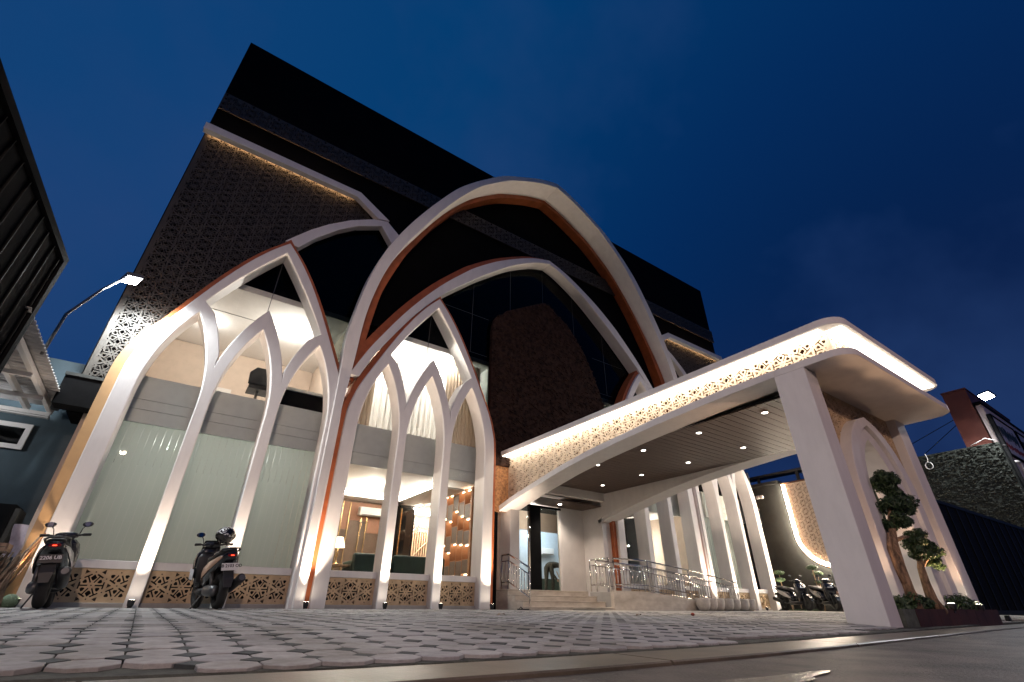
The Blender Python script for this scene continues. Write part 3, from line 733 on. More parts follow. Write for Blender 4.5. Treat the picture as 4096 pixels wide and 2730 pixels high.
for (x, y, p, lab) in ((4.2, 12.4, 40, 'small recessed downlight in the lobby ceiling near the lamp table'), (6.3, 13.9, 22, 'small recessed downlight in the lobby ceiling before the black column'), (7.6, 15.0, 45, 'small recessed downlight in the hall ceiling before the sign'), (8.9, 13.2, 45, 'small recessed downlight in the hall ceiling behind the entrance door')):
    t = thing('downlight', lab, 'lamp', (x, y, 2.93)); MB().disc((x, y, 2.925), (0, 0, -1), .05).build('diffuser', WHITEGLOW, t); MB().lathe([(.07, 0), (.07, -.006), (.052, -.006), (.052, 0)], (x, y, 2.93), 16, cap=False).build('rim', WHITE2, t)
    point('lamp_light', (x, y, 2.8), p * 2.0, (1, .86, .70), .06, t)
# furniture
SOFA = mat('dark_green_velvet', (.010, .032, .028), .7, var=.2)
def sofa(x0, x1, y, lab):
    t = thing('sofa', lab, 'sofa', ((x0 + x1) / 2, y, .48))
    MB().box(x0, x1, y, y + .18, .50, 1.18).build('backrest', SOFA, t, bevel=.05)
    MB().box(x0, x1, y + .19, y + .8, .50, .82).build('seat', SOFA, t, bevel=.05)
    for xa in (x0, x1 - .14): MB().box(xa, xa + .14, y + .01, y + .8, .50, 1.03).build('armrest', SOFA, t, bevel=.04)
    return t
sofa(3.75, 4.62, 11.6, 'dark green sofa in the lobby nearest the table lamp'); sofa(4.70, 6.05, 11.55, 'wide dark green sofa in the lobby behind the middle lancet')
tb = thing('side_table', 'low wooden side table under the lit table lamp', 'table', (3.55, 12.0, .48))
MB().box(3.1, 3.84, 11.8, 12.2, .90, .935).build('table_top', WOOD, tb, bevel=.006)
for x in (3.16, 3.78):
    for y in (11.85, 12.15): MB().box(x - .015, x + .015, y - .015, y + .015, .48, .90).build('leg', WOOD, tb)
tl = thing('table_lamp', 'lit table lamp with a white cone shade on the side table', 'lamp', (3.47, 12.0, .936))
MB().lathe([(.145, 1.30), (.082, 1.52)], (3.47, 12.0, 0), 20, cap=False).build('lamp_shade', emit('shade_glow', (1, .80, .58), 3.2), tl)
MB().lathe([(.08, .936), (.075, .95), (.02, .97), (.015, 1.08), (.03, 1.14), (.014, 1.2), (.012, 1.32)], (3.47, 12.0, 0), 12).build('stem', GOLD, tl, smooth=True)
point('lamp_light', (3.47, 12.0, 1.40), 10, (1, .72, .45), .05, tl)
# shelf wall on the right side of the lobby: staggered lit boxes
SHB = mat('shelf_wood', (.42, .22, .12), .5, var=.12, scale=4); SHG = mat('shelf_grey_door', (.17, .13, .105), .5)
shf = thing('shelf_wall', 'tall lit shelf wall of staggered boxes seen through the right lancet', 'shelf', (6.6, 12, .48))
MB().box(6.60, 6.66, 11.02, 13.0, .48, 2.9).build('back_panel', SHB, shf); MB().box(6.42, 6.60, 11.00, 11.08, .48, 2.9).build('end_board', SHB, shf)
random.seed(4)
for k in range(6):
    ya = 11.09 + k * .32; z = .5 + (.22 if k % 2 else .0); b = k % 2
    MB().box(6.42, 6.6, ya + .295, ya + .315, .48, 2.9).build('divider', SHB, shf)
    while z < 2.8:
        hh = random.uniform(.30, .44); zt = min(2.88, z + hh)
        if b: MB().box(6.43, 6.595, ya, ya + .29, z, zt - .01).build('cabinet_door', SHG, shf)
        else:
            MB().box(6.43, 6.595, ya, ya + .29, z - .012, z + .006).build('shelf_board', SHB, shf)
            MB().box(6.50, 6.52, ya + .02, ya + .27, zt - .03, zt - .018).build('shelf_light', emit('shelf_glow', (1, .74, .48), 22), shf)
        b = 1 - b; z = zt
# ---- rooms right of the entrance: dim brown hall behind the lancets
B('cove_light', MB().box(13.6, 14.6, 12.24, 12.28, 2.0, 2.03), MATS['cove_glow'])
B('room_floor', MB().box(10.66, 18.7, 10.66, 14.3, .40, .46), FLOORM)
point('room_light', (15.8, 12.6, 2.6), 22, (.9, .96, 1), .1, bld); point('room_light', (14.0, 11.5, 2.5), 5, (1, .8, .6), .1, bld)

# ================================================================ ENTRANCE: door recess, canopy, steps
B('recess_wall', MB().box(9.48, 10.4, 11.10, 11.2, .0, 3.4), WHITE2); B('recess_pier', MB().box(10.40, 10.98, 10.30, 11.25, 0, 3.4), WHITE2)
B('recess_pier', MB().box(7.14, 7.43, 10.28, 11.1, .0, 2.32), WHITE2); B('recess_wall', MB().box(6.92, 7.14, 10.72, 10.8, 0, 3.4), IN_W)
B('dark_gap', MB().box(6.52, 6.92, 10.52, 10.6, .0, 2.24), BLACKM)
B('recess_side', MB().box(6.5, 7.40, 10.46, 10.52, 2.24, 3.62), mat('rough_tan_wall', (.42, .20, .08), .8, var=.3, scale=18, bump=.4))
B('door_post', MB().box(8.34, 8.71, 11.02, 11.16, .48, 2.66), BLACKM, bevel=.006)
B('door_header', MB().box(7.43, 9.48, 11.03, 11.15, 2.60, 2.66), BLACKM)
B('door_frame', MB().box(9.40, 9.478, 11.04, 11.12, .48, 2.60), WHITE2)
dl = B('entrance_door', MB().box(7.44, 8.335, 11.07, 11.085, .49, 2.595), glass('door_glass', (.86, .9, .9), .10))
MB().tube([(8.28, 11.0, .95), (8.28, 11.0, 2.45)], .032, 10).build('handle', CHROME, dl, smooth=True)
MB().box(8.25, 8.31, 11.0, 11.065, 2.30, 2.33).build('handle_bracket', CHROME, dl)
B('side_pane', MB().box(8.715, 9.395, 11.07, 11.085, .49, 2.595), MATS['door_glass'])
for k in range(9):
    x0 = 7.45 + k * .327; B('ceiling_plank', MB().box(x0, x0 + .322, 10.26, 11.1, 2.70, 2.72), WOODC)
B('ceiling_beam', MB().box(7.44, 10.4, 10.12, 10.25, 2.82, 3.06), WHITE2, bevel=.006)

can = thing('entrance_canopy', 'long white entrance canopy with glowing edge, pierced sides and slatted brown ceiling', 'canopy', (8.9, 6, 0))
def C(name, mb, m, **k): return mb.build(name, m, can, **k)
CX0, CX1, CYF = 6.9, 10.94, 1.92
ARC = [(1.92, 3.165), (3.0, 3.165), (4.0, 3.13), (5.0, 3.075), (6.02, 3.00), (7.02, 2.90), (7.96, 2.77), (9.02, 2.575), (9.97, 2.375), (10.3, 2.29), (10.46, 2.24)]
def arcz(y): return interp(ARC, y)
ARCS = [(w, z) for w, z in ((y, interp(ARC, y)) for y in [2.98 + .12 * k for k in range(63)])]
# side beams: vertical-faced arched beams in YZ
TOPS = [(2.98, 3.275), (3.86, 3.265), (5.28, 3.19), (6.0, 3.12), (7.01, 3.03), (7.95, 2.90), (8.93, 2.715), (9.91, 2.52), (10.46, 2.38)]
ys_ = [2.963 + .12 * k for k in range(64)]
for (xa, xb) in ((6.9, 7.44), (10.40, 10.94)):
    m = MB(); rg_ = []
    for y in ys_:
        y = min(y, 10.455); zt = interp([(2.0, 3.275)] + TOPS, y); zb = min(arcz(y), 3.165)
        rg_.append([(xa, y, zb), (xb, y, zb), (xb, y, zt), (xa, y, zt)])
    m.loft(rg_); C('arched_beam', m, WHITE, bevel=.008)
CHK = [(10.45, 3.06), (4.6, 3.06)] + [(y, interp([(2.0, 3.275)] + TOPS, y) - .03) for y in [6.6 + .3 * k for k in range(13)]] + [(10.45, 2.36)]
C('beam_cheek', MB().prism(CHK, [], 10.384, 10.399, 'yz'), WHITE); C('beam_cheek', MB().prism(CHK, [], 7.441, 7.456, 'yz'), WHITE)
# lower slab at the front with rounded corners, upper slab with rounded front corners
def rrect(x0, x1, y0, y1, r, n=8):
    P = []
    for k in range(n + 1): a = math.pi + math.pi / 2 * k / n; P.append((x0 + r + r * math.cos(a), y0 + r + r * math.sin(a)))
    for k in range(n + 1): a = 1.5 * math.pi + math.pi / 2 * k / n; P.append((x1 - r + r * math.cos(a), y0 + r + r * math.sin(a)))
    return P + [(x1, y1), (x0, y1)]
C('lower_slab', MB().prism(rrect(6.9, 10.94, CYF, 2.96, .28), [], 3.165, 3.272, 'xy'), WHITE, bevel=.012)
C('upper_slab', MB().prism(rrect(6.9, 10.94, CYF, 10.45, .28), [], 3.665, 3.775, 'xy'), WHITE, bevel=.010)
C('roof_sheet', MB().box(7.0, 10.84, 2.3, 10.44, 3.78, 3.80), GREYW)
# pierced screens between the slabs
SCR = [(10.452, 3.655), (2.20, 3.655), (2.20, 3.28), (2.95, 3.28)] + [(y, interp([(2.0, 3.275)] + TOPS, y) - .06) for y in [3 + .3 * k for k in range(25)]] + [(10.452, 2.33)]
SCB = [(10.452, 3.65), (2.24, 3.65), (2.24, 3.28), (2.95, 3.28)] + [(y, interp([(2.0, 3.275)] + TOPS, y) - .05) for y in [3 + .3 * k for k in range(25)]] + [(10.452, 2.33)]
lm = MB(); lattice(lm, 2.20, 10.452, 2.18, 3.66, 7.19, 7.215, 'yz', outline=SCR, pu=2.6, pv=2.9); C('screen', lm, LATC)
C('screen_backing', MB().prism(SCB, [], 7.33, 7.34, 'yz'), ORBACK)
lm = MB(); lattice(lm, 2.20, 10.452, 2.18, 3.66, 10.65, 10.625, 'yz', outline=SCR, pu=2.6, pv=2.9); C('screen', lm, LATC)
C('screen_backing', MB().prism(SCB, [], 10.50, 10.51, 'yz'), ORBACK)
lm = MB(); lattice(lm, 7.217, 10.623, 3.28, 3.655, 2.20, 2.22, 'xz', pu=8.9, pv=3.3); C('screen', lm, LATC)
LED = emit('canopy_led', (1, .82, .64), 105)
def ledrun(pts):
    m = MB()
    for (a, b) in zip(pts, pts[1:]): m.tube([a, b], .012, 6)
    return m
P_l = [(7.06, y, interp(TOPS, max(y, 2.98)) + .02) for y in [2.5 + .5 * k for k in range(16)] + [10.42]]
P_r = [(10.78, p[1], p[2]) for p in P_l]
LBX = emit('canopy_lightbox', (1, .90, .78), 7.0)
C('light_panel', MB().box(6.96, 7.17, 2.22, 10.44, 3.652, 3.662), LBX); C('light_panel', MB().box(10.67, 10.88, 2.22, 10.44, 3.652, 3.662), LBX); C('light_panel', MB().box(7.12, 10.72, 1.98, 2.19, 3.651, 3.661), LBX)
# slatted ceiling, planks running across
for k in range(45):
    y = 3.02 + k * .157
    C('ceiling_plank', MB().box(7.445, 10.395, y, y + .147, 3.045, 3.06), WOODC)
C('ceiling_backing', MB().box(7.445, 10.395, 2.97, 10.11, 3.075, 3.085), DARKIN)
for i, (x, y) in enumerate(((7.9, 6.42), (7.86, 5.02), (9.50, 7.88), (9.46, 6.46), (9.41, 5.06), (9.54, 9.3), (7.95, 7.85), (7.85, 3.7), (9.38, 3.7))):
    where = ['left row, nearest the white beam gap', 'left row, second from the street', 'right row, third from the street', 'right row, second lamp counted towards the street', 'right row, nearer the pillar', 'right row, closest to the door', 'left row, closest to the door', 'left row, nearest the pillar', 'right row, nearest the street'][i]
    t = thing('downlight', 'small round downlight in the slatted canopy ceiling, ' + where, 'lamp', (x, y, 3.044), group='downlights in the canopy ceiling')
    MB().lathe([(.062, .0), (.062, -.010), (.048, -.010), (.048, 0)], (x, y, 3.044), 16, cap=False).build('rim', WHITE2, t); MB().disc((x, y, 3.038), (0, 0, -1), .047).build('diffuser', emit('downlight_glow', (1, .93, .84), 14), t)
    spot('lamp_light', (x, y, 3.02), (x, y, 0), 45, (1, .82, .66), 110, .7, .04, t)
t = thing('porch_downlight', 'bright downlight over the entrance door', 'lamp', (9.1, 10.62, 2.70)); MB().box(9.04, 9.16, 10.56, 10.68, 2.68, 2.699).build('rim', WHITE2, t)
MB().disc((9.1, 10.62, 2.678), (0, 0, -1), .05).build('diffuser', WHITEGLOW, t); spot('lamp_light', (9.1, 10.62, 2.66), (9.1, 10.6, 0), 80, (1, .84, .70), 130, .7, .04, t)
# front portal: two pillars and a recessed pointed arch
C('pillar', MB().box(6.9, 7.24, 2.54, 2.98, -.15, 3.164), WHITE, bevel=.008); C('pillar', MB().box(10.40, 10.84, 2.66, 2.98, -.15, 3.164), WHITE, bevel=.008)
PAC = 8.86
def garch(h, zs, za, n=14): return [(w, z) for w, z in lancet(h, zs, za, n)]
def arch_ring(h0, za0, h1, za1, zs=1.55):
    a, b = garch(h0, zs, za0), garch(h1, zs, za1)
    L = [(PAC - h0, -.1)] + [(PAC - w, z) for w, z in a] + [(PAC + w, z) for w, z in reversed(a[:-1])] + [(PAC + h0, -.1)]
    Q = [(PAC + h1, -.1)] + [(PAC + w, z) for w, z in b] + [(PAC - w, z) for w, z in reversed(b[:-1])] + [(PAC - h1, -.1)]
    return L + Q
PINK = WHITE
C('portal_arch', MB().prism(arch_ring(1.10, 2.86, .84, 2.72), [], 2.64, 3.02), PINK, bevel=.01)
C('portal_arch', MB().prism(arch_ring(.835, 2.71, .56, 2.50), [], 2.70, 3.03), PINK, bevel=.01)
a = garch(1.08, 1.55, 2.84)
P = [(7.245, 1.0), (7.245, 3.16), (10.395, 3.16), (10.395, 1.0), (PAC + 1.08, 1.0)] + [(PAC + w, z) for w, z in a] + [(PAC - w, z) for w, z in reversed(a[:-1])] + [(PAC - 1.08, 1.0)]
lm = MB(); lattice(lm, 7.245, 10.395, 1.0, 3.16, 2.80, 2.83, outline=P, pu=PAC, pv=3.0, d=.15); C('portal_screen', lm, LATT)
C('screen_backing', MB().prism(P, [], 2.90, 2.91), DARKIN)

# steps and ramp
stp = thing('entrance_steps', 'four pale marble steps with a side ramp leading up to the glass door', 'steps', (8.2, 9.6, 0))
SY = [9.22, 9.51, 9.81, 10.10]; SZ = [.13, .25, .365, .482]
for k in range(4):
    MB().box(6.97, 9.5, SY[k] + .006, (SY[k + 1] + .004 if k < 3 else 11.25), -.05, SZ[k] - .022).build('riser', MARB, stp)
    MB().box(6.95, 9.503, SY[k] - .012, (SY[k + 1] + .004 if k < 3 else 11.25), SZ[k] - .020, SZ[k]).build('tread', MARB, stp, bevel=.004)
def rampz(x): return interp([(9.5, .49), (10.64, .49), (12.5, .345), (15.2, .10), (16, .08)], x)
m = MB(); m.loft([[(x, 9.21, -.05), (x, 9.33, -.05), (x, 9.33, rampz(x)), (x, 9.21, rampz(x))] for x in [9.505, 10.0, 10.64, 11.2, 11.8, 12.5, 13.4, 14.3, 15.2]]); m.build('ramp_wall', MARB, stp, bevel=.004)
m = MB(); m.loft([[(x, 9.335, -.05), (x, 10.04, -.05), (x, 10.04, rampz(x) - .03), (x, 9.335, rampz(x) - .03)] for x in [9.505, 10.64, 12.5, 15.2]]); m.build('ramp', APRON, stp)
def railing(name, lab, segs, posts, bal=.11, rt=.021, rz=(1., .80, .18)):
    """segs: polyline of floor points; posts: params along it"""
    t = thing(name, lab, 'railing', segs[0])
    hs = [.73, .59, .14]
    for i, h in enumerate(hs):
        MB().tube([(x, y, z + h) for x, y, z in segs], rt if i == 0 else .014, 8).build('top_rail' if i == 0 else 'rail', CHROME, t, smooth=True)
    for (x, y, z) in posts: MB().tube([(x, y, z - .01), (x, y, z + .735)], .019, 8).build('post', CHROME, t, smooth=True)
    for (a, b) in zip(segs, segs[1:]):
        A_, B_ = Vector(a), Vector(b); n = max(1, int((B_ - A_).length / bal))
        for k in range(1, n):
            p = A_ + (B_ - A_) * k / n
            MB().tube([(p.x, p.y, p.z + .14), (p.x, p.y, p.z + .59)], .0075, 6).build('baluster', CHROME, t, smooth=True)
    return t
railing('handrail', 'polished steel handrail down the left edge of the steps', [(6.99, 10.40, .49), (6.99, 10.10, .49), (6.99, 9.28, .155)], [(6.99, 10.40, .49), (6.99, 10.10, .49), (6.99, 9.28, .14)])
railing('handrail', 'short level steel handrail at the right edge of the landing', [(9.5, 9.98, .485), (9.5, 9.30, .485)], [(9.5, 9.98, .485), (9.5, 9.30, .485)])
RP = [(9.62, 9.25, .49), (10.9, 9.25, .485), (12.6, 9.25, .335), (14.85, 9.25, .09)]
railing('handrail', 'long steel handrail sloping down along the front of the ramp behind the pots', RP, RP)
RP = [(9.75, 10.02, .49), (11.6, 10.02, .43), (13.4, 10.02, .25), (14.6, 10.02, .12)]
railing('handrail', 'inner steel handrail of the ramp, close to the lit columns', RP, RP)
MB_mat = MB().box(8.15, 9.05, 9.08, 9.2, .066, .078); tag(MB_mat.build('door_mat', mat('green_mat', (.02, .05, .035), .9)), 'thin dark green mat lying at the foot of the steps', 'mat')
# pots
POT = mat('pale_terrazzo_pot', (.50, .45, .40), .7, var=.12, scale=9, bump=.15, bscale=150)
p0 = thing('plant_pot', 'pale rounded plant pot, leftmost and nearest the ramp wall end', 'pot', (0, 0, 0), group='row of plant pots along the ramp')
MB().lathe([(.09, 0), (.135, .03), (.175, .10), (.19, .18), (.188, .27), (.18, .30), (.162, .302), (.155, .27), (.05, .25)], (0, 0, 0), 28).build('pot_shell', POT, p0, smooth=True)
MB().disc((0, 0, .262), (0, 0, 1), .156).build('soil', BARK, p0)
labs = ['pale rounded plant pot, second from the ramp wall end', 'buff speckled plant pot, third from the ramp wall end', 'pale plant pot in the middle of the row of seven', 'pale plant pot, third from the right end of the row', 'pale plant pot, second from the right end of the row', 'shaded plant pot at the right end of the row']
p0.location = (12.68, 8.98, .066)
for k in range(6): o = dup(p0, (13.03 + k * .385, 8.99 + .03 * (k % 2), .068), label=labs[k], rz=.4 * k)

# ---------------------------------------------------------------- ground spotlights at the foot of the columns
USE = (1, .80, .63)
sl0 = thing('ground_spotlight', 'x', 'lamp', (0, 0, 0), group='ground spotlights at the column feet')
MB().lathe([(.035, 0), (.042, .02), (.05, .075), (.046, .085)], (0, 0, .02), 14).build('housing', BLKPL, sl0, smooth=True)
MB().box(-.03, .03, -.012, .012, -.005, .02).build('base', BLKPL, sl0)
MB().disc((0, 0, .108), (0, 0, 1), .042).build('lens', emit('spot_lens', (1, .86, .70), 60), sl0)
UP = [(-1.36, 'leftmost column, hidden partly by the black scooter'), (-.07, 'first inner column of the left window, between the scooters'), (1.13, 'second column of the left window, behind the brown scooter'), (2.46, 'foot of the tall central arch, left side'), (3.93, 'left inner column of the lobby window'), (5.13, 'right inner column of the lobby window'), (6.38, 'post left of the entrance steps'),
      (10.95, 'post right of the ramp landing, behind the handrail'), (12.17, 'first column behind the ramp handrail'), (13.37, 'second column behind the ramp handrail'), (14.84, 'right foot of the tall central arch'), (16.17, 'first inner column of the far right window'), (17.37, 'second inner column of the far right window'), (18.58, 'last column at the far right')]
for i, (x, lab) in enumerate(UP):
    y = 9.86; z = gz(y) + .002
    o = sl0 if i == 0 else dup(sl0, (x, y, z))
    o.location = (x, y, z); o['label'] = 'small bright ground spotlight at the ' + lab
    spot('column_light', (x, y, z + .13), (x + .0, 9.99, 6), 360 * (1.3 if i in (3, 10) else 1), USE, 64, .8, .03)
sl0['label'] = 'small bright ground spotlight at the ' + UP[0][1]

# floodlights
def flood(loc, tgt, lab, p, col, ang, size=.13):
    t = thing('floodlight', lab, 'lamp', loc)
    d = (Vector(tgt) - Vector(loc)).normalized(); M = Matrix.Translation(loc) @ d.to_track_quat('-Z', 'Y').to_matrix().to_4x4()
    m = MB(); m.obox((0, 0, .04), (.34, .26, .07)); m.obox((0, 0, .09), (.22, .16, .04)); m.v = [tuple(M @ Vector(v)) for v in m.v]; m.build('housing', GREYM, t, bevel=.008)
    m = MB(); m.obox((0, 0, -.001), (.29, .21, .006)); m.v = [tuple(M @ Vector(v)) for v in m.v]; m.build('lens', emit('flood_lens', (.95, .98, 1), 160), t)
    spot('flood_light', tuple(Vector(loc) + d * .06), tgt, p, col, ang, .5, size, t)
    return t
flood((-1.80, 9.78, 5.34), (-1.25, 9.98, 3.0), 'bright floodlight on the pipe arm above the zinc awning, left of the building', 560, (.90, .97, 1), 158)
flood((19.2, 2.5, 5.75), (15.0, 4.6, 0), 'bright floodlight above the pink sign of the right neighbour', 620, (.95, .97, 1), 150)

# ================================================================ SCOOTERS
def sell(y, cx, zc, hw, hz, n=14, e=.75):
    P = []
    for k in range(n):
        a = 2 * math.pi * k / n; c, s_ = math.cos(a), math.sin(a)
        P.append((cx + hw * math.copysign(abs(c) ** e, c), y, zc + hz * math.copysign(abs(s_) ** e, s_)))
    return P
def sellz(z, cy, hw, hy, n=14, e=.75):
    return [(x, cy + (zz), z) for x, _, zz in sell(0, 0, 0, hw, hy, n, e)]
def wheel(t, y, r, w, front):
    o = MB().wheel((0, y, r), r, w, 28, 8).build('front_wheel' if front else 'rear_wheel', RUBBER, t, smooth=True)
    m = MB(); m.tube([(-.055, y, r), (.055, y, r)], .035, 10); m.tube([(-.012, y, r), (.012, y, r)], r - w * .95, 28)
    m.build('rim', BLKPL, o)
    if front: MB().tube([(-.018, y, r), (-.014, y, r)], .10, 20).build('brake_disc', GREYM, o)
def scooter(name, lab, body, accent, plate_m, ink, plate_txt, boxy=False):
    t = thing(name, lab, 'scooter', (0, 0, 0))
    wheel(t, .63, .255, .10, True); wheel(t, -.60, .255, .125, False)
    for x in (-.075, .075): MB().tube([(x, .63, .25), (x * .8, .50, .62)], .017, 8).build('fork', GREYM, t, smooth=True)
    m = MB(); m.loft([[(x * (1 - .25 * abs(k - 3) / 3), .63 + .285 * math.cos(a) * 1.02, .255 + .285 * math.sin(a)) for x in (-.07, -.045, 0, .045, .07)] for k, a in enumerate([R(15 + 22 * q) for q in range(7)])], cap=False, closed=False)
    m.build('front_fender', body, t, smooth=True)
    # leg shield / front cowl
    MB().loft([sellz(.30, .40, .10, .05), sellz(.42, .42, .17, .085), sellz(.58, .45, .205, .11), sellz(.74, .46, .21, .12), sellz(.86, .42, .19, .11), sellz(.93, .37, .13, .07)]).build('front_cowl', body, t, smooth=True)
    MB().loft([sellz(.40, .32, .15, .03), sellz(.60, .34, .185, .035), sellz(.78, .33, .18, .035), sellz(.84, .33, .15, .03)]).build('inner_shield', BLKPL, t, smooth=True)
    MB().obox((0, .545, .73), (.20, .05, .09), (R(-20), 0, 0)).build('headlight', mat('headlight_lens', (.5, .5, .48), .05), t, bevel=.02)
    if boxy:
        MB().loft([[(-.15, .40, .90), (.15, .40, .90), (.13, .44, .91), (-.13, .44, .91)], [(-.13, .34, 1.05), (.13, .34, 1.05), (.11, .36, 1.06), (-.11, .36, 1.06)]]).build('windscreen', mat('smoked_screen', (.01, .01, .012), .06), t)
        for sx in (-1, 1): MB().loft([[(sx * .20, .36, .44), (sx * .225, .48, .46), (sx * .225, .48, .54), (sx * .20, .34, .54)], [(sx * .215, .30, .52), (sx * .235, .44, .53), (sx * .235, .44, .62), (sx * .215, .30, .60)]]).build('side_panel', mat('pale_panel_paint', (.62, .64, .68), .3), t)
    # floor and body
    MB().loft([sell(.42, 0, .27, .12, .05), sell(.2, 0, .25, .155, .055), sell(-.05, 0, .26, .16, .06)]).build('footboard', BLKPL, t, smooth=True)
    MB().loft([sell(.05, 0, .40, .10, .12), sell(-.05, 0, .46, .165, .16), sell(-.25, 0, .55, .20, .14), sell(-.5, 0, .63, .19, .115), sell(-.72, 0, .70, .15, .085), sell(-.90, 0, .755, .085, .045)]).build('rear_body', body, t, smooth=True)
    for sx in (-1, 1): MB().loft([[(sx * (hw + .003), y, z - hz) , (sx * (hw + .012), y, z), (sx * (hw - .002), y, z + hz)] for y, z, hw, hz in ((-.02, .44, .15, .02), (-.2, .53, .20, .075), (-.45, .61, .195, .07), (-.7, .69, .155, .045), (-.84, .735, .11, .015))], cap=False, closed=False).build('side_trim', accent, t, smooth=True)
    MB().loft([sell(.06, 0, .68, .10, .04), sell(-.1, 0, .735, .135, .045), sell(-.35, 0, .745, .145, .045), sell(-.45, 0, .79, .14, .05), sell(-.75, 0, .815, .115, .04), sell(-.86, 0, .82, .07, .02)]).build('seat', mat('seat_vinyl', (.02, .02, .021), .55), t, smooth=True)
    MB().tube([(-.12, -.62, .80), (-.13, -.80, .84), (-.07, -.93, .85), (.07, -.93, .85), (.13, -.80, .84), (.12, -.62, .80)], .016, 7).build('grab_rail', BLKPL, t, smooth=True)
    # tail
    MB().loft([sell(-.86, 0, .745, .085, .028, 10), sell(-.915, 0, .75, .06, .02, 10)]).build('tail_light', mat('red_lens', (.20, .004, .003), .15), t, smooth=True)
    MB().box(-.022, .022, -.922, -.916, .742, .752).build('lit_lamp', emit('tail_glow', (1, .05, .02), 5), t)
    MB().loft([[(-.07, -.80, .60), (.07, -.80, .60), (.07, -.83, .60), (-.07, -.83, .60)], [(-.075, -.90, .42), (.075, -.90, .42), (.075, -.915, .42), (-.075, -.915, .42)], [(-.05, -.93, .30), (.05, -.93, .30), (.05, -.945, .30), (-.05, -.945, .30)]]).build('rear_fender', BLKPL, t)
    pl = MB().obox((0, -.905, .585), (.245, .006, .105), (R(-12), 0, 0)).build('number_plate', plate_m, t)
    Mx = Matrix.Translation((0, -.9105, .596)) @ Matrix.Rotation(R(78), 4, 'X')
    lettering(plate_txt[0], .062, Mx, ink, pl, extrude=.0008, bold=True)
    lettering(plate_txt[1], .036, Matrix.Translation((.05, -.9035, .553)) @ Matrix.Rotation(R(78), 4, 'X'), ink, pl, extrude=.0008, bold=True)
    # engine, muffler, shock, stand
    MB().loft([sell(-.12, -.07, .27, .07, .07), sell(-.35, -.09, .27, .09, .085), sell(-.62, -.10, .26, .075, .08), sell(-.70, -.10, .26, .04, .05)]).build('engine', GREYM, t, smooth=True)
    MB().tube([(.05, -.12, .26), (.14, -.3, .24), (.16, -.42, .27)], .022, 8).build('exhaust_pipe', GREYM, t, smooth=True)
    mu = MB().tube([(.165, -.40, .27), (.17, -.46, .28), (.185, -.92, .42), (.186, -.94, .425)], [.045, .062, .068, .05], 14).build('muffler', BLKPL, t, smooth=True)
    MB().disc((.186, -.945, .427), (0, -1, .3), .042, 14).build('muffler_cap', GREYM, mu)
    MB().tube([(-.12, -.55, .30), (-.13, -.42, .60)], .028, 8).build('shock_absorber', GREYM, t, smooth=True)
    MB().tube([(-.12, -.10, .22), (-.22, .0, .02), (-.26, .0, .006)], .011, 6).build('side_stand', BLKPL, t, smooth=True)
    # handlebar
    MB().tube([(-.275, .24, .985), (-.19, .29, .99), (-.08, .37, .975), (.08, .37, .975), (.19, .29, .99), (.275, .24, .985)], .015, 8).build('handlebar', BLKPL, t, smooth=True)
    for sx in (-1, 1):
        MB().tube([(sx * .20, .284, .99), (sx * .29, .232, .985)], .021, 10).build('grip', RUBBER, t, smooth=True)
        MB().tube([(sx * .17, .34, .985), (sx * .28, .275, .975)], .007, 6).build('brake_lever', GREYM, t, smooth=True)
        MB().tube([(sx * .15, .31, 1.0), (sx * .17, .315, 1.08), (sx * .20, .31, 1.125)], .007, 6).build('mirror_stem', BLKPL, t, smooth=True)
        mr = MB().ell((sx * .22, .31, 1.145), (.068, .02, .04), 14, 8).build('mirror', BLKPL, t, smooth=True)
        MB().disc((sx * .22, .287, 1.146), (0, -1, .08), .036, 16).build('mirror_glass', mat('mirror_silver', (.28, .28, .30), .05, 1.), mr)
    MB().loft([sell(.44, 0, .965, .10, .045, 12), sell(.36, 0, .985, .15, .055, 12), sell(.28, 0, .985, .12, .045, 12)]).build('dash_cowl', body, t, smooth=True)
    return t
s1 = scooter('parked_scooter', 'black scooter with a dark plate parked before the leftmost lancet', BLKP, SILVERP, PLATEB, INKW, ('2206 UB', '03 - 27'))
s2 = scooter('parked_scooter', 'brown and black scooter with a white plate parked between left window columns', BLKP, BRONZE, PLATEW, INKB, ('AB 2103 OD', '07 - 25'), boxy=True)
s3 = dup(s1, (17.95, 9.15, .075), rz=R(155), label='black scooter at the far right, standing alone beside the wooden table')
s4 = dup(s1, (18.35, 8.35, .075), rz=R(140), label='black scooter at the far right, half hidden behind the canopy pillar')
s5 = dup(s2, (18.95, 7.9, .075), rz=R(135), label='dark scooter at the far right, behind the others against the boundary wall')
s1.location = (-.99, 9.22, gz(9.22)); s1.rotation_euler = (0, R(-6), R(2)); s1.scale = (.92,) * 3
s2.location = (.87, 9.25, gz(9.25)); s2.rotation_euler = (0, R(-5), R(9)); s2.scale = (.92,) * 3
for o in (s3, s4, s5): o.scale = (.88,) * 3
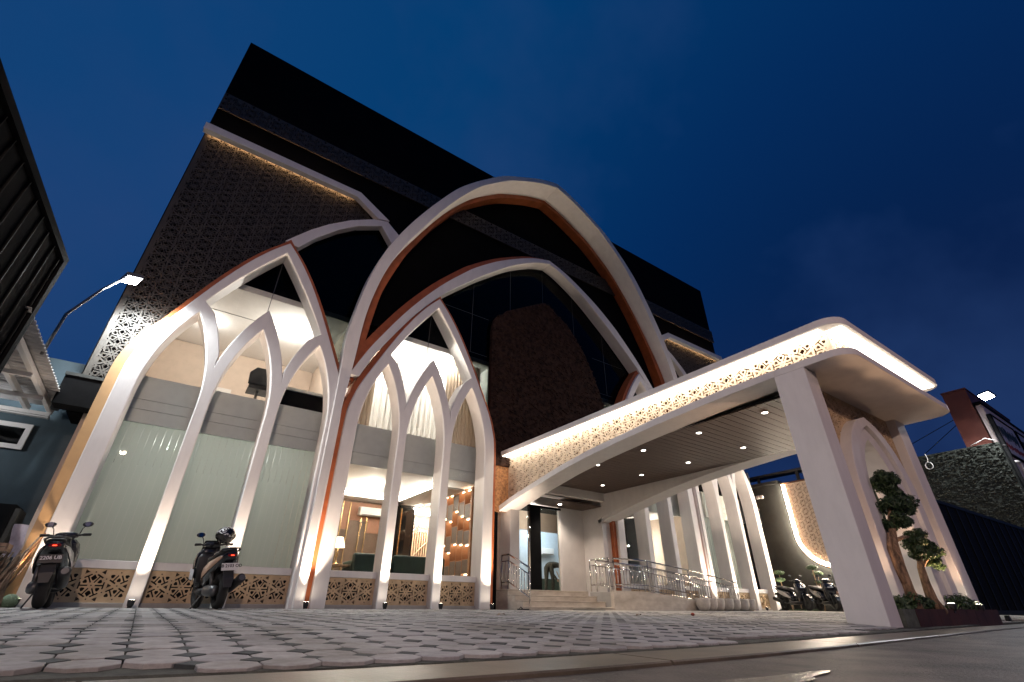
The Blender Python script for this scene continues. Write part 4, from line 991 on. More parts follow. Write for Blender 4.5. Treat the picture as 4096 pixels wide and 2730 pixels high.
# helmet hung on the mirror of the brown scooter
hm = thing('helmet', 'black helmet with white swirl pattern hung on the mirror of the brown scooter', 'helmet', (0, 0, 0))
hmat = mat('helmet_pattern', (.015, .015, .016), .2)
nt = hmat.node_tree; b_ = nt.nodes['Principled BSDF']; vz = nt.nodes.new('ShaderNodeTexWave'); vz.wave_type = 'RINGS'; vz.inputs['Scale'].default_value = 9; vz.inputs['Distortion'].default_value = 9; vz.inputs['Detail'].default_value = 1; vz.inputs['Detail Scale'].default_value = 1.6
cr = nt.nodes.new('ShaderNodeValToRGB'); cr.color_ramp.elements[0].position = .60; cr.color_ramp.elements[0].color = (.012, .012, .013, 1); cr.color_ramp.elements[1].position = .66; cr.color_ramp.elements[1].color = (.62, .61, .60, 1)
tcn = nt.nodes.new('ShaderNodeTexCoord'); nt.links.new(tcn.outputs['Object'], vz.inputs['Vector']); nt.links.new(vz.outputs['Fac'], cr.inputs['Fac']); nt.links.new(cr.outputs[0], b_.inputs['Base Color'])
m = MB(); rings = []
for k in range(9):
    a = R(-32 + 122 * k / 8); rr = max(.004, math.cos(a)); rings.append([(.118 * rr * math.cos(q), .135 * rr * math.sin(q), .125 * math.sin(a)) for q in [2 * math.pi * i / 20 for i in range(20)]])
m.loft(rings, cap=False).build('shell', hmat, hm, smooth=True)
MB().loft([[(.121 * math.cos(q), .138 * math.sin(q), z) for q in [R(205 + 130 * i / 12) for i in range(13)]] for z in (-.03, .05)], cap=False, closed=False).build('visor', mat('smoked_screen', (.01, .01, .012), .06), hm, smooth=True)
MB().loft([[(.112 * math.cos(q), .13 * math.sin(q) , z) for q in [R(215 + 110 * i / 12) for i in range(13)]] for z in (-.11, -.05)], cap=False, closed=False).build('chin_bar', BLKPL, hm, smooth=True)
MB().ell((0, 0, -.03), (.10, .115, .05), 14, 8).build('lining', BLKPL, hm, smooth=True)
hm.location = (.87, 9.42, 1.11); hm.rotation_euler = (R(14), R(38), R(60)); hm.scale = (1.08,) * 3

# ================================================================ RIGHT SIDE
# planter with tree
plt = thing('planter', 'low planter with grey and dark red tiled front at the portal foot', 'planter', (8.9, 2.6, 0))
MB().box(7.25, 7.62, 2.50, 2.58, -.15, .135).build('planter_wall', mat('mossy_concrete', (.10, .115, .09), .8, var=.3, scale=8, bump=.3), plt)
for k in range(9): MB().box(7.625 + k * .36, 7.98 + k * .36, 2.495, 2.58, -.15, .137).build('wall_tile', mat('dark_red_tile', (.055, .018, .012), .6, var=.3, scale=3), plt)
MB().box(7.25, 10.4, 2.58, 3.0, -.1, .10).build('soil', mat('dark_soil', (.03, .022, .015), .95, bump=.6), plt)
MB().box(7.9, 10.4, 3.04, 3.10, -.1, .12).build('planter_wall', mat('mossy_concrete', (.1, .1, .1)), plt)
def leafblob(m, c, r, n, size, rnd, flat=1.):
    for i in range(n):
        d = Vector((rnd.gauss(0, 1), rnd.gauss(0, 1), rnd.gauss(0, 1))).normalized() * (rnd.random() ** .45)
        p = Vector((c[0] + d.x * r[0], c[1] + d.y * r[1], c[2] + d.z * r[2]))
        s_ = size * rnd.uniform(.6, 1.3); a = rnd.uniform(0, 6.28); n_ = (d + Vector((rnd.uniform(-.7, .7), rnd.uniform(-.7, .7), rnd.uniform(-.2, .9)))).normalized()
        u = n_.orthogonal().normalized(); v = n_.cross(u); u2 = u * math.cos(a) + v * math.sin(a); v2 = n_.cross(u2)
        m.add([p - u2 * s_, p + v2 * s_ * .38 + n_ * s_ * .12, p + u2 * s_, p - v2 * s_ * .38 + n_ * s_ * .12], [(0, 1, 2, 3)])
rnd = random.Random(21)
tr = thing('bonsai_tree', 'lit bonsai-like tree with layered green clumps in the planter before the portal arch', 'tree', (8.45, 2.66, .1))
T1 = [(7.98, 2.60, .10), (7.97, 2.60, .35), (7.98, 2.60, .62), (8.05, 2.60, .92), (8.22, 2.59, 1.2), (8.35, 2.58, 1.45)]
T2 = [(8.66, 2.58, .10), (8.58, 2.58, .24), (8.58, 2.58, .45), (8.62, 2.58, .62), (8.72, 2.57, .80)]
m = MB(); m.tube(T1, [.085, .062, .055, .048, .04, .02], 12); m.tube([(7.97, 2.60, .35), (7.90, 2.62, .6), (7.88, 2.62, .82), (7.98, 2.60, 1.02)], [.045, .04, .03, .02], 8)
m.tube(T2, [.10, .065, .05, .045, .025], 12)
for k in range(7):
    a = k * .9; m.tube([(8.66 + .02 * math.cos(a), 2.58, .20), (8.66 + .16 * math.cos(a), 2.58 + .07 * math.sin(a), .09)], [.035, .012], 6)
m.tube([(8.05, 2.60, .92), (8.4, 2.58, 1.0), (8.7, 2.57, 1.02)], [.03, .022, .012], 7); m.tube([(8.22, 2.59, 1.2), (8.55, 2.58, 1.45)], [.025, .012], 7); m.tube([(8.62, 2.58, .62), (8.85, 2.57, .72), (9.0, 2.56, .76)], [.03, .02, .012], 7)
m.build('trunk', BARK, tr, smooth=True)
m = MB()
for c, r_, n in (((8.55, 2.58, 1.70), (.36, .2, .20), 2600), ((8.42, 2.58, 1.45), (.32, .2, .17), 2200), ((8.68, 2.57, 1.50), (.28, .18, .17), 1700), ((8.36, 2.57, 1.17), (.30, .18, .13), 1900), ((8.78, 2.56, 1.00), (.34, .18, .12), 2000), ((9.05, 2.55, .90), (.26, .17, .11), 1500), ((8.85, 2.55, .80), (.24, .15, .09), 1100), ((9.05, 2.55, .70), (.18, .14, .07), 800), ((8.55, 2.55, .82), (.18, .13, .08), 700)):
    for q in range(7):
        cc = (c[0] + rnd.uniform(-.6, .6) * r_[0], c[1] + rnd.uniform(-.6, .6) * r_[1], c[2] + rnd.uniform(-.6, .6) * r_[2]); rr = rnd.uniform(.35, .55)
        leafblob(m, cc, (r_[0] * rr * 1.1, r_[1] * rr * 1.1, r_[2] * rr * 1.25), n // 5, .027, rnd)
m.build('crown', LEAF, tr)
def shrub(x0, x1, y, z, h, n, lab, m_=LEAF):
    o = MB(); st_ = MB()
    for q in range(12):
        cx = rnd.uniform(x0, x1); leafblob(o, (cx, y + rnd.uniform(-.08, .1), z + h * rnd.uniform(.3, .8)), (.12, .1, h * .45), n // 12, .028, rnd)
    t = thing('shrub', lab, 'plant', ((x0 + x1) / 2, y, z)); o.build('foliage', m_, t)
    for q in range(6): st_.tube([(x0 + (x1 - x0) * q / 5, y, z - .02), (x0 + (x1 - x0) * q / 5 + .02, y, z + h * .6)], .006, 5)
    st_.build('stem', BARK, t); return t
shrub(7.35, 7.75, 2.66, .10, .17, 1300, 'small leafy shrub lit from below beside the left portal pillar', LEAFB); shrub(7.8, 8.5, 2.64, .10, .20, 2200, 'dark low shrub in the planter under the bonsai trunk')
shrub(9.5, 10.3, 2.64, .10, .20, 1200, 'dark low shrub at the gate end of the planter')
for (x, lab, n) in ((9.15, 'broad-leaved plant at the foot of the bonsai, lit by the spotlight', 9), (9.40, 'strap-leaved plant at the gate end of the planter', 12)):
    t = thing('leafy_plant', lab, 'plant', (x, 2.6, .1))
    for k in range(n):
        a = k * 2.4; l_ = rnd.uniform(.13, .2); dx, dy = math.cos(a), math.sin(a) * .5
        MB().loft([[(x + dx * l_ * s_ - dy * w_, 2.6 + dy * l_ * s_ + dx * w_ , .1 + l_ * (1.3 * s_ - .7 * s_ * s_)) for w_ in (-.018 * (1 - abs(2 * s_ - .9)), .0, .018 * (1 - abs(2 * s_ - .9)))] for s_ in (0.02, .25, .5, .75, .98)], cap=False, closed=False).build('leaf', LEAFB, t)
for (x, y, tx, ty, p, lab) in ((7.40, 2.70, 7.55, 2.70, 42, 'planter spotlight at the foot of the left portal leg'), (8.95, 2.50, 8.70, 2.66, 75, 'planter spotlight aimed up at the bonsai trunk'), (10.2, 2.52, 10.1, 2.7, 12, 'planter spotlight near the gate end of the planter')):
    o = dup(sl0, (x, y, .10), label=lab); del o['group']
    spot('plant_light', (x, y, .24), (tx, ty, 1.5), p * 1.5, (1, .60, .36), 100, .8, .03)
# black sliding gate
gt = thing('sliding_gate', 'black metal sliding gate with close vertical bars right of the portal', 'gate', (14, 2.8, 0))
GX0, GX1 = 10.72, 18.9
GBL = mat('black_gate_paint', (.0045, .005, .005), .42, var=.15, spec=.08)
MB().box(GX0, GX0 + .10, 2.75, 2.85, .06, 1.86).build('end_stile', GBL, gt, bevel=.008); MB().box(GX1 - .08, GX1, 2.75, 2.85, .06, 1.86).build('end_stile', GBL, gt)
MB().box(GX0 + .10, GX1 - .08, 2.75, 2.85, 1.80, 1.86).build('top_rail', GBL, gt); MB().box(GX0 + .10, GX1 - .08, 2.75, 2.85, .06, .13).build('bottom_rail', GBL, gt)
n = int((GX1 - GX0 - .2) / .065)
for k in range(n):
    x = GX0 + .13 + k * .065; w_ = .026 if k % 8 == 5 else .014
    MB().box(x - w_, x + w_, 2.77 if k % 8 != 5 else 2.755, 2.80, .13, 1.80).build('vertical_bar', GBL, gt)
MB().box(GX0 + .1, GX1 - .08, 2.81, 2.815, .13, 1.80).build('back_sheet', GBL, gt)
hd = MB().box(GX0 - .16, GX0 - .12, 2.74, 2.78, .96, 1.42).build('handle', GBL, gt)
for z in (1.03, 1.36): MB().box(GX0 - .12, GX0, 2.75, 2.77, z - .01, z + .01).build('handle_arm', GBL, gt)
MB().box(GX0 - .10, GX0, 2.73, 2.80, .78, .86).build('latch', GREYM, gt)
for x in (11.0, 12.6, 14.2, 15.8): MB().tube([(x, 2.77, .0), (x, 2.83, .0)], .055, 14).build('wheel', BLKPL, gt)
# boundary walls
gw = thing('stone_boundary_wall', 'dark green split-stone boundary wall behind the black gate', 'wall', (19.7, 4.5, 0))
MB().box(19.62, 19.9, 2.82, 6.8, -.1, 4.5).build('wall_core', GREENST, gw)
random.seed(31); m = MB()
for i in range(3600):
    y, z = random.uniform(2.84, 6.78), random.uniform(.5, 4.48); a, h_, d = random.uniform(.04, .11), random.uniform(.012, .03), random.uniform(.008, .03)
    m.obox((19.62, y, z), (d * 2, a, h_), (random.uniform(-.5, .5), random.uniform(-.2, .2), random.uniform(-.25, .25)))
tag(m.build('split_stone', GREENST, gw), kind='stuff')
g2 = thing('grey_boundary_wall', 'tall dark grey boundary wall behind the parked scooters', 'wall', (19.7, 13, 0)); MB().box(19.62, 19.9, 6.81, 30, -.1, 4.48).build('wall_core', GREYW, g2)
MB().box(19.55, 19.95, 9.5, 30, 4.48, 4.60).build('coping', GREYW, g2)
# lit lattice panel on the grey wall
lp = thing('lit_lattice_panel', 'glowing round-ended lattice panel on the grey boundary wall', 'panel', (19.55, 8.2, 3))
UP_ = [(9.37, 4.45), (9.37, 2.47), (9.33, 2.22), (9.22, 1.97), (9.05, 1.74), (8.83, 1.56), (8.55, 1.42), (8.2, 1.36)]
full = UP_ + [(2 * 8.2 - y, z) for y, z in reversed(UP_[:-1])]
inner = [(8.2 + (y - 8.2) * .86, 4.38 if z > 4.4 else 3 + (z - 3) * .90) for y, z in full]
lm = MB(); lattice(lm, 7.1, 9.3, 1.5, 4.38, 19.50, 19.525, 'yz', outline=inner, pu=8.2, pv=3.0, d=.15); lm.build('lattice_board', LATC, lp)
MB().prism(full, [], 19.575, 19.595, 'yz').build('back_board', ORBACK, lp)
m = MB(); ed = [(19.535, 8.2 + (y - 8.2) * .93, 3 + (z - 3) * .95) for y, z in full]
for a, b in zip(ed, ed[1:]): m.tube([a, b], .055, 8)
m.build('glow_strip', emit('panel_led', (1, .84, .66), 110), lp)
# dark roof structure of the neighbour behind the wall
nr = thing('neighbour_roof', 'dark lean-to roof showing above the grey boundary wall', 'roof', (22, 10, 5))
MB().loft([[(19.95, 6.9, 4.9), (26, 6.9, 6.2), (26, 6.9, 6.28), (19.95, 6.9, 5.0)], [(19.95, 26, 4.9), (26, 26, 6.2), (26, 26, 6.28), (19.95, 26, 5.0)]]).build('roof_sheet', GREYW, nr)
for k in range(10): MB().box(19.98, 20.06, 7.2 + 1.6 * k, 7.3 + 1.6 * k, 4.5, 4.9).build('post', GREYW, nr)
MB().tube([(19.5, 10.6, 3.9), (19.5, 10.6, 5.1)], .04, 8).build('drain_pipe', GREYM, nr)
t = thing('security_light', 'small unlit twin floodlight on the grey wall beside the glowing panel', 'lamp', (19.5, 10.3, 4.05))
for y in (10.2, 10.36): MB().obox((19.45, y, 4.05), (.10, .12, .11), (0, R(25), 0)).build('lamp_head', WHITE2, t, bevel=.01)
MB().box(19.5, 19.615, 10.25, 10.31, 4.0, 4.06).build('bracket', GREYM, t)
# right neighbour
nb = thing('neighbour_building', 'pink-white neighbour front with framed sign boards at the right edge', 'building', (24, 4, 0))
MB().box(19.95, 32, 2.80, 2.95, -.1, 5.75).build('wall', mat('pale_pink_wall', (.62, .52, .49), .6, var=.04), nb); MB().box(19.91, 32, 2.78, 2.98, 5.755, 5.86).build('coping', BLACKM, nb)
FRM = BLACKM
for x0, x1, z0, z1 in ((20.25, 22.7, 4.25, 5.45), (23.0, 25.4, 4.25, 5.45)):
    sb = MB().box(x0, x1, 2.765, 2.797, z0, z1).build('sign_board', mat('pale_sign_board', (.66, .60, .58), .5), nb)
    m = MB(); m.box(x0 - .05, x0, 2.74, 2.80, z0 - .05, z1 + .05); m.box(x1, x1 + .05, 2.74, 2.80, z0 - .05, z1 + .05); m.box(x0, x1, 2.741, 2.80, z0 - .05, z0); m.box(x0, x1, 2.741, 2.80, z1, z1 + .05); m.build('sign_frame', FRM, sb)
    m = MB(); rq = random.Random(9)
    for k in range(22): m.obox((x0 + .25 + (x1 - x0 - .5) * k / 21, 2.76, z1 - .45 + rq.uniform(-.06, .06)), (.045, .01, rq.uniform(.25, .5)), (0, rq.uniform(-.5, .5), 0))
    m.build('dark_lettering', mat('dark_green_ink', (.012, .03, .028), .5), sb)
    m = MB()
    for k in range(26): m.obox((x0 + .2 + (x1 - x0 - .4) * k / 25, 2.76, z0 + .28 + rq.uniform(-.03, .03)), (.03, .01, rq.uniform(.1, .2)), (0, rq.uniform(-.4, .4), 0))
    m.build('red_lettering', mat('red_ink', (.25, .035, .03), .5), sb)
dp = thing('downpipe', 'black downpipe on the corner between stone wall and pink sign wall', 'pipe', (19.9, 2.75, 0)); MB().tube([(19.86, 2.76, 0), (19.86, 2.76, 5.4)], .05, 10).build('pipe', BLACKM, dp, smooth=True)
for z in (1.5, 3.0, 4.4): MB().lathe([(.06, 0), (.06, .04)], (19.86, 2.76, z), 10).build('clip', GREYM, dp)
wp = thing('white_pipe', 'white plastic pipe with elbow under the pink sign', 'pipe', (20.3, 2.7, 3)); MB().tube([(20.05, 2.72, 3.95), (20.3, 2.70, 3.98), (20.36, 2.70, 3.9), (20.36, 2.70, 2.6)], .045, 10).build('pipe', WHITE2, wp, smooth=True); MB().lathe([(.06, 0), (.06, .08)], (20.36, 2.70, 3.4), 12).build('coupling', WHITE2, wp)
rb = thing('red_building', 'plain dark red block rising behind the stone wall and the floodlight', 'building', (22, 3.3, 5)); MB().box(19.95, 25, 2.99, 3.60, 4.0, 6.35).build('wall', REDW, rb)
MB().box(19.93, 25.02, 2.97, 3.62, 6.355, 6.40).build('coping', REDW, rb)
WIRE = mat('white_cable', (.6, .58, .55), .5); WIREB = mat('black_cable', (.006, .006, .008), .6)
m = MB(); m.tube([(19.56, 4.59, 4.52), (19.55, 4.57, 4.38), (19.55, 4.60, 4.25)], .012, 5); m.tube([(19.55 - .01 * (k % 3), 4.60 + .095 * math.cos(k * .55), 4.15 + .11 * math.sin(k * .55)) for k in range(36)], .012, 5)
tag(m.build('cable_coil', WIRE, smooth=True), 'white cable coil hanging from the top of the stone wall', 'cable')
m = MB(); m.tube([(19.58, 3.43, 4.52), (19.6, 3.2, 4.6), (19.6, 3.05, 4.66), (19.58, 2.86, 4.55)], .012, 5); tag(m.build('loose_cable', WIRE, smooth=True), 'loose white cable arching over the stone wall below the red block', 'cable')
for pts_, lab in ((((21, 5.35, 5.2), (21, 3.9, 5.72), (21, 3.2, 6.0)), 'upper black cable strung across the sky left of the red block'), (((21, 4.94, 4.84), (21, 3.9, 5.5), (21, 3.2, 5.95)), 'lower black cable strung across the sky left of the red block')):
    tag(MB().tube(pts_, .012, 5).build('overhead_cable', WIREB, smooth=True), lab, 'cable')
# bonsai shrubs and table in the yard corner
def pompom(x, y, hs, lab, m_):
    t = thing('pompom_bonsai', lab, 'plant', (x, y, .07)); o = MB(); st_ = MB()
    for dx, h, r_ in hs:
        st_.tube([(x + dx * .3, y, .07), (x + dx * .6, y, h * .5), (x + dx, y, h)], .014, 6)
        leafblob(o, (x + dx, y, h), (r_, r_, r_ * .42), 900, .03, rnd)
    st_.build('stem', BARK, t, smooth=True); o.build('foliage', m_, t)
pompom(18.98, 10.0, ((-.03, 1.28, .19), (-.06, 1.05, .17), (.17, .78, .15)), 'clipped bonsai of three leafy discs beside the last lit column', LEAFB)
pompom(19.15, 8.85, ((-.08, 1.40, .19), (.22, 1.22, .18), (.05, .95, .1)), 'clipped bonsai with pale discs behind the scooters under the glowing panel', LEAFB)
t = thing('wooden_table', 'low brown wooden table beside the clipped bonsai', 'table', (19.2, 9.9, .07)); MB().box(18.85, 19.55, 9.75, 10.1, .44, .47).build('table_top', WOOD, t)
for x in (18.88, 19.5):
    for y in (9.78, 10.06): MB().box(x, x + .03, y, y + .03, .07, .44).build('leg', WOOD, t)
tag(MB().box(18.95, 19.4, 9.72, 9.9, .472, .50).build('blue_tray', mat('blue_plastic', (.10, .17, .32), .4)), 'flat pale blue tray lying on the wooden table', 'tray')
yg = MB(); rq = random.Random(2)
for i in range(2500):
    x, y = rq.uniform(18.75, 19.6), rq.uniform(9.0, 11.5); h_ = rq.uniform(.02, .06); a = rq.uniform(0, 6.28)
    yg.add([(x, y, .08), (x + .012 * math.cos(a), y + .012 * math.sin(a), .08), (x + rq.uniform(-.02, .02), y + rq.uniform(-.02, .02), .08 + h_)], [(0, 1, 2)])
tag(yg.build('grass', LEAF), 'short grass strip along the grey boundary wall', 'grass', kind='stuff')

# ================================================================ LEFT SIDE
nl = thing('teal_building', 'dark teal neighbour wall with a white framed window at the left', 'building', (-5, 11.6, 0))
MB().box(-12, -1.2, 11.6, 11.8, -.1, 4.22).build('wall', TEAL, nl)
wf = MB(); wf.box(-3.6, -2.44, 11.55, 11.62, 2.83, 2.91); wf.box(-3.6, -2.44, 11.55, 11.62, 2.46, 2.54); wf.box(-2.52, -2.44, 11.551, 11.62, 2.54, 2.83); wf.box(-3.6, -3.52, 11.551, 11.62, 2.54, 2.83)
w_ = wf.build('window', WHITE2, nl); MB().box(-3.52, -2.52, 11.585, 11.595, 2.54, 2.83).build('pane', glass('dusk_glass', (.25, .3, .36), .3), w_)
MB().box(-12, -2.3, 11.50, 11.595, 3.06, 3.14).build('ledger', WHITE2, nl)
aw = thing('zinc_awning', 'corrugated zinc awning with white tube frame at the left', 'awning', (-3.5, 9.5, 3.2))
m = MB(); rg_ = []; n = 33
for k in range(n * 4 + 1):
    y = 7.3 + k * .125 / 4 + 0; zz = 3.25 + (.020, .020, -.012, -.012)[k % 4]
    rg_.append([(-2.10, y, zz), (-6.5, y, zz + .02)])
m.loft(rg_, cap=False, closed=False); o = m.build('corrugated_sheet', ZINC, aw); so = o.modifiers.new('thick', 'SOLIDIFY'); so.thickness = .004
for x in (-2.30, -2.62, -3.4, -4.4): MB().box(x - .035, x + .035, 7.4, 11.5, 3.13, 3.215).build('beam', WHITE2, aw, bevel=.008)
for y in (7.9, 9.35, 10.45, 11.4): MB().box(-6.4, -2.27, y - .025, y + .025, 3.06, 3.125).build('purlin', WHITE2, aw, bevel=.006)
MB().obox((-2.16, 10.9, 3.12), (.10, .16, .10)).build('unlit_lamp', BLKPL, aw, bevel=.01)
t = thing('awning_lamp', 'small lit lamp under the zinc awning at the left frame edge', 'lamp', (-3.9, 10.6, 3.0)); MB().lathe([(.06, .1), (.09, .06), (.09, 0)], (-3.9, 10.6, 2.98), 14).build('housing', WHITE2, t, smooth=True)
MB().disc((-3.9, 10.6, 2.978), (0, 0, -1), .08).build('diffuser', emit('awning_lamp_glow', (.95, .97, 1), 20), t); point('lamp_light', (-3.9, 10.6, 2.85), 55, (.93, .96, 1), .06, t)
ar = thing('pipe_arm', 'thin steel pipe rising from the awning to the left floodlight', 'pipe', (-2.1, 8.7, 3.25)); MB().tube([(-2.13, 8.66, 3.2), (-2.12, 8.69, 3.9), (-2.0, 9.2, 4.7), (-1.84, 9.72, 5.40)], .022, 8).build('pipe', GREYM, ar, smooth=True)
bs = thing('ribbed_signboard', 'large black ribbed metal hoarding towering at the left edge', 'hoarding', (-2.2, 5.5, 3))
A_, B_ = Vector((-2.10, 7.45, 0)), Vector((-2.42, 2.6, 0)); d_ = (B_ - A_).normalized(); nrm = Vector((-d_.y, d_.x, 0))
if nrm.x > 0: nrm = -nrm
def slabp(s0, s1, o0, o1, z0, z1):
    P = [A_ + d_ * s0 + nrm * o0, A_ + d_ * s1 + nrm * o0, A_ + d_ * s1 + nrm * o1, A_ + d_ * s0 + nrm * o1]
    return MB().add([(p.x, p.y, z0) for p in P] + [(p.x, p.y, z1) for p in P], [(3, 2, 1, 0), (4, 5, 6, 7), (0, 1, 5, 4), (1, 2, 6, 5), (2, 3, 7, 6), (3, 0, 4, 7)])
L_ = (B_ - A_).length
slabp(.0, L_, .05, .09, 1.4, 4.12).build('metal_sheet', BLACKM, bs)
for k in range(16): slabp(.10 + k * .30, .115 + k * .30, .02, .05, 1.4, 4.05).build('rib', mat('rib_metal', (.006, .006, .006), .6, .0, spec=.1), bs)
m = slabp(-.06, .05, -.01, .12, 1.4, 4.16); m.build('edge_frame', BLACKM, bs); slabp(.051, L_, -.01, .12, 4.06, 4.161).build('top_frame', BLACKM, bs)
for s_ in (1.0, L_ - .3): slabp(s_, s_ + .12, .13, .25, -.1, 4.0).build('support_post', BLACKM, bs)
# clutter by the teal wall
CL = random.Random(8)
for k, (x, top, lab) in enumerate(((-1.50, 1.15, 'orange-handled broom leaning on the cream strip beside the black scooter'), (-1.58, .98, 'weathered broom leaning just left of the orange-handled one'))):
    t = thing('broom', lab, 'broom', (x, 10, 0)); MB().tube([(x - .03, 9.85, .45), (x + .12, 10.14, top)], .012, 7).build('handle', mat('orange_stick', (.45, .16, .05), .6) if k == 0 else WOOD, t, smooth=True)
    m = MB()
    for q in range(70): a = CL.uniform(-.11, .11); m.tube([(x - .04, 9.84, .48), (x - .08 + a, 9.80 + CL.uniform(-.06, .06), .06)], .004, 4)
    m.build('bristles', MATS.get('dark_bamboo') or mat('dark_bamboo', (.13, .085, .055), .8, var=.4, scale=12), t)
t = thing('stick_bundle', 'bundle of old bamboo sticks standing under the wooden crate', 'bundle', (-1.8, 9.9, 0)); m = MB()
for q in range(34): x = -1.98 + q * .013; m.tube([(x + CL.uniform(-.05, .05), 9.75 + CL.uniform(-.1, .1), .06), (x + .1 + CL.uniform(-.04, .04), 9.95 + CL.uniform(-.1, .1), CL.uniform(.62, .8))], CL.uniform(.008, .016), 5)
m.build('sticks', mat('dark_bamboo', (.13, .085, .055), .8, var=.4, scale=12), t)
t = thing('wooden_crate', 'shallow pale wooden crate resting on the stick bundle at the left edge', 'crate', (-1.85, 9.8, .75))
for z in (.735, .79): MB().box(-2.1, -1.66, 9.62, 9.64, z, z + .045).build('plank', WOOD, t)
for x in (-2.1, -1.68): MB().box(x, x + .02, 9.645, 9.95, .735, .83).build('plank', WOOD, t)
MB().box(-2.08, -1.69, 9.645, 9.95, .725, .734).build('plank', WOOD, t)
m = MB(); rg_ = [[(-1.80 + .17 * u + .02 * math.sin(v * 5), 10.25 + .04 * math.sin(u * 4 + v * 3), .70 + .44 * v) for u in [i / 5 for i in range(6)]] for v in [i / 6 for i in range(7)]]
tag(m.loft(rg_, cap=False, closed=False).build('plastic_sheet', mat('lilac_plastic', (.42, .40, .47), .35, var=.15, scale=8), smooth=True), 'pale lilac plastic sheet hung behind the crate on the teal wall', 'sheet')
t = thing('black_cabinet', 'tall black cabinet with a grey side against the teal wall at the left', 'cabinet', (-2.5, 10.8, 0)); MB().box(-3.2, -1.96, 10.6, 11.2, .07, 1.45).build('body', BLACKM, t); MB().box(-1.955, -1.90, 10.62, 11.18, .07, 1.40).build('side_panel', GREYW, t)
tag(MB().ell((-1.42, 9.85, .14), (.10, .09, .09), 14, 8).build('green_sack', mat('green_sack_cloth', (.13, .19, .12), .8, var=.2, bump=.6), smooth=True), 'small green sack on the paving beside the black scooter', 'sack')

# small things on the ground
def leaf_at(x, y, lab, col, s_=.06):
    z = gz(y) + .008; m = MB(); m.loft([[(x - s_, y, z), (x - s_, y + .01, z)], [(x - s_ * .3, y - .03, z + .015), (x - s_ * .3, y + .03, z + .02)], [(x + s_ * .4, y - .025, z + .02), (x + s_ * .4, y + .03, z + .012)], [(x + s_, y, z + .006), (x + s_, y + .005, z + .008)]], cap=False, closed=False)
    tag(m.build('fallen_leaf', mat('dry_leaf_' + lab[:5].strip().replace(' ', '_'), col, .8), smooth=True), lab, 'leaf')
leaf_at(3.6, 5.35, 'brown dry leaf on the paving before the lobby window', (.22, .12, .05)); leaf_at(5.6, 5.0, 'curled dry leaf on the paving before the steps', (.16, .10, .06), .05)
tag(MB().ell((6.9, 5.1, gz(5.1) + .02), (.03, .03, .022), 10, 6).build('red_scrap', mat('red_scrap_paper', (.28, .05, .03), .7), smooth=True), 'small red scrap on the paving before the pots', 'scrap')
def sandal(x, y, rz, lab):
    t = thing('sandal', lab, 'sandal', (0, 0, 0))
    MB().loft([[(px * .045 * w_, py, z) for px in (-1, 1)] for z in (0, .02) for py, w_ in ((-.12, .8), (0, .75), (.12, 1))][:3], cap=False, closed=False).build('insole', BLKPL, t)
    MB().prism([(-.035, -.12), (.035, -.12), (.032, 0), (.045, .08), (.03, .13), (-.03, .13), (-.045, .08), (-.032, 0)], [], 0, .022, 'xy').build('sole', BLKPL, t)
    MB().tube([(-.04, .02, .02), (-.01, .06, .055), (0, .085, .025)], .008, 6).build('strap', BLKPL, t); MB().tube([(.04, .02, .02), (.01, .06, .055), (0, .085, .024)], .008, 6).build('strap', BLKPL, t)
    t.location = (x, y, gz(y) + .008); t.rotation_euler = (0, 0, rz)
sandal(6.62, 9.02, 1.2, 'black sandal left at the corner of the lowest step'); sandal(18.1, 9.72, .9, 'dark sandal left by the far right column spotlight')

# ================================================================ entrance hall, person
HALL = mat('hall_cool_wall', (.55, .62, .68), .6, var=.03)
B('hall_back_wall', MB().box(10.65, 13.6, 15.2, 15.3, .48, 2.9), HALL); B('hall_side_wall', MB().box(13.6, 13.7, 11.3, 15.3, .48, 2.9), HALL)
B('hall_floor', MB().box(10.66, 13.6, 13.11, 15.2, .40, .48), FLOORM)
B('hall_bulkhead', MB().box(8.9, 13.5, 13.0, 13.08, 2.30, 2.92), IN_W); B('hall_bulkhead', MB().box(7.6, 13.5, 12.2, 12.26, 2.72, 2.92), GREYW)
t = thing('wall_air_conditioner', 'white air conditioner on the cool blue wall seen through the entrance glass', 'air conditioner', (12.1, 15.1, 1.95)); MB().box(11.85, 12.45, 14.98, 15.19, 1.84, 2.06).build('casing', WHITE2, t, bevel=.02); MB().box(11.9, 12.4, 14.965, 14.979, 1.855, 1.87).build('vent', DARKIN, t)
point('hall_light', (11.6, 14.3, 2.6), 60, (.80, .90, 1), .15, bld); point('hall_light', (9.3, 12.2, 2.5), 26, (1, .90, .80), .15, bld)
B('hall_counter', MB().box(11.0, 13.2, 14.2, 14.5, .48, .98), mat('dark_green_counter', (.05, .075, .055), .5))
per = thing('person', 'person in dark clothes bending forward over a mop behind the entrance glass', 'person', (10.95, 13.4, .48))
me = bpy.data.meshes.new('body'); bx, by, bz = 10.60, 13.0, .485
V_ = [(0, .05, .78), (-.10, .05, .74), (-.13, .02, .42), (-.14, .06, .05), (-.14, -.06, .03), (.10, .05, .74), (.14, .02, .42), (.16, .06, .05), (.16, -.06, .03), (0, -.12, .84), (0, -.30, .83), (0, -.40, .80), (-.18, -.29, .80), (-.22, -.36, .58), (-.10, -.42, .42), (.18, -.29, .80), (.23, -.36, .58), (.11, -.42, .40), (0, -.50, .76), (-.06, -.44, .38), (.07, -.44, .36)]
E_ = [(0, 1), (1, 2), (2, 3), (3, 4), (0, 5), (5, 6), (6, 7), (7, 8), (0, 9), (9, 10), (10, 11), (10, 12), (12, 13), (13, 14), (10, 15), (15, 16), (16, 17), (11, 18), (14, 19), (17, 20)]
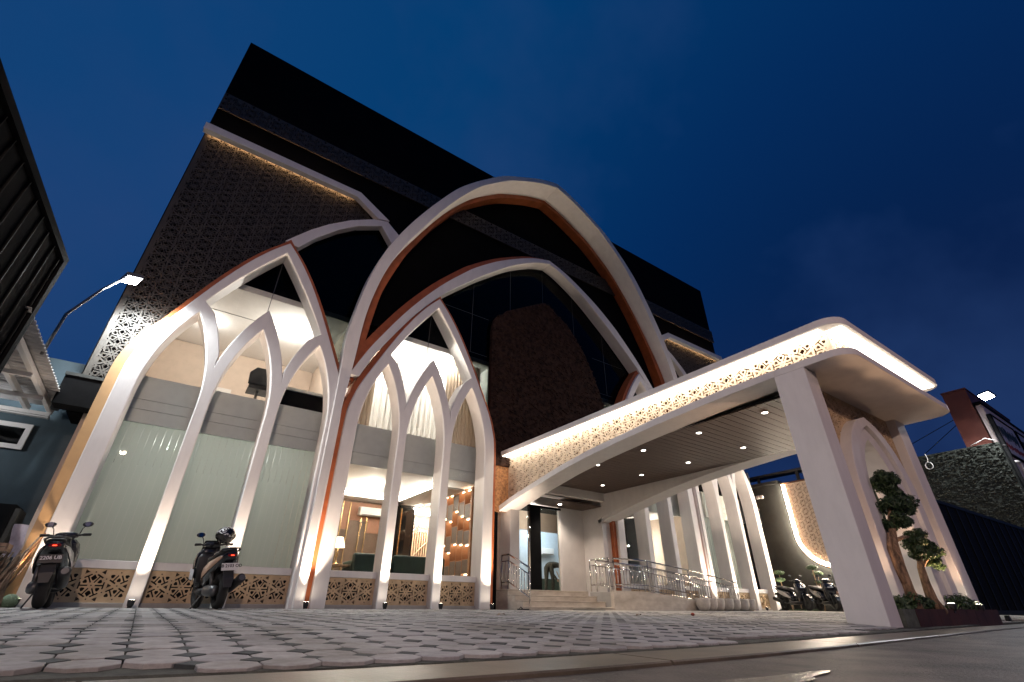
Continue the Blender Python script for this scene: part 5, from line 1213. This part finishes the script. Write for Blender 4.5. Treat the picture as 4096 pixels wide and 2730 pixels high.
RR = [.13, .095, .062, .045, .035, .095, .062, .045, .035, .13, .14, .055, .06, .045, .035, .06, .045, .035, .095, .03, .03]
me.from_pydata([(bx + x, by + y, bz + z) for x, y, z in V_], E_, [])
po = bpy.data.objects.new('body', me); COL.objects.link(po); po.parent = per; po.matrix_parent_inverse = WM(per).inverted()
sk = po.modifiers.new('skin', 'SKIN'); 
for i, r_ in enumerate(RR): me.skin_vertices[0].data[i].radius = (r_, r_)
me.skin_vertices[0].data[0].use_root = True
po.modifiers.new('sub', 'SUBSURF').levels = 1; po.modifiers['sub'].render_levels = 2; me.materials.append(mat('dark_olive_cloth', (.035, .034, .026), .85))
MB().ell((bx, by - .53, bz + .80), (.085, .09, .07), 12, 8).build('hair', mat('black_hair', (.008, .007, .006), .6), per, smooth=True)
MB().ell((bx, by - .58, bz + .73), (.07, .05, .085), 12, 8).build('face', mat('skin_tone', (.33, .19, .12), .5), per, smooth=True)
for sx in (-.05, .06): MB().ell((bx + sx, by - .45, bz + .36), (.03, .03, .045), 10, 6).build('hand', mat('skin_tone', (.33, .19, .12)), per, smooth=True)
mp_ = thing('mop', 'mop with a pale handle held by the bending person', 'mop', (bx, by - .5, .49)); MB().tube([(bx - .06, by - .40, bz + .62), (bx + .14, by - .58, bz + .05)], .012, 7).build('handle', CREAM, mp_); MB().ell((bx + .13, by - .64, bz + .03), (.12, .06, .03), 10, 6).build('mop_head', GREYW, mp_)

# ================================================================ street lamps behind the camera (their light falls on the fronts and mirrors in the glass)
def street_lamp(x, y, h, lab, p, col):
    t = thing('street_lamp', lab, 'street lamp', (x, y, 0)); MB().tube([(x, y, -.1), (x, y, h), (x, y + .5, h + .18), (x, y + 1.1, h + .2)], [.08, .05, .04, .035], 10).build('pole', GREYM, t, smooth=True)
    MB().obox((x, y + 1.3, h + .19), (.26, .55, .09)).build('lamp_head', GREYM, t, bevel=.02); MB().box(x - .10, x + .10, y + 1.1, y + 1.5, h + .13, h + .142).build('diffuser', emit('street_glow', col, 60), t)
    spot('lamp_light', (x, y + 1.3, h + .10), (x, y + 5.5, h - 4.2), p, col, 160, .4, .12, t)
street_lamp(-2.4, -6.5, 5.8, 'street lamp across the road, opposite the left window', 2300, (1, .72, .585))
street_lamp(13.0, -7.5, 5.8, 'street lamp across the road, opposite the gate', 420, (1, .60, .46))
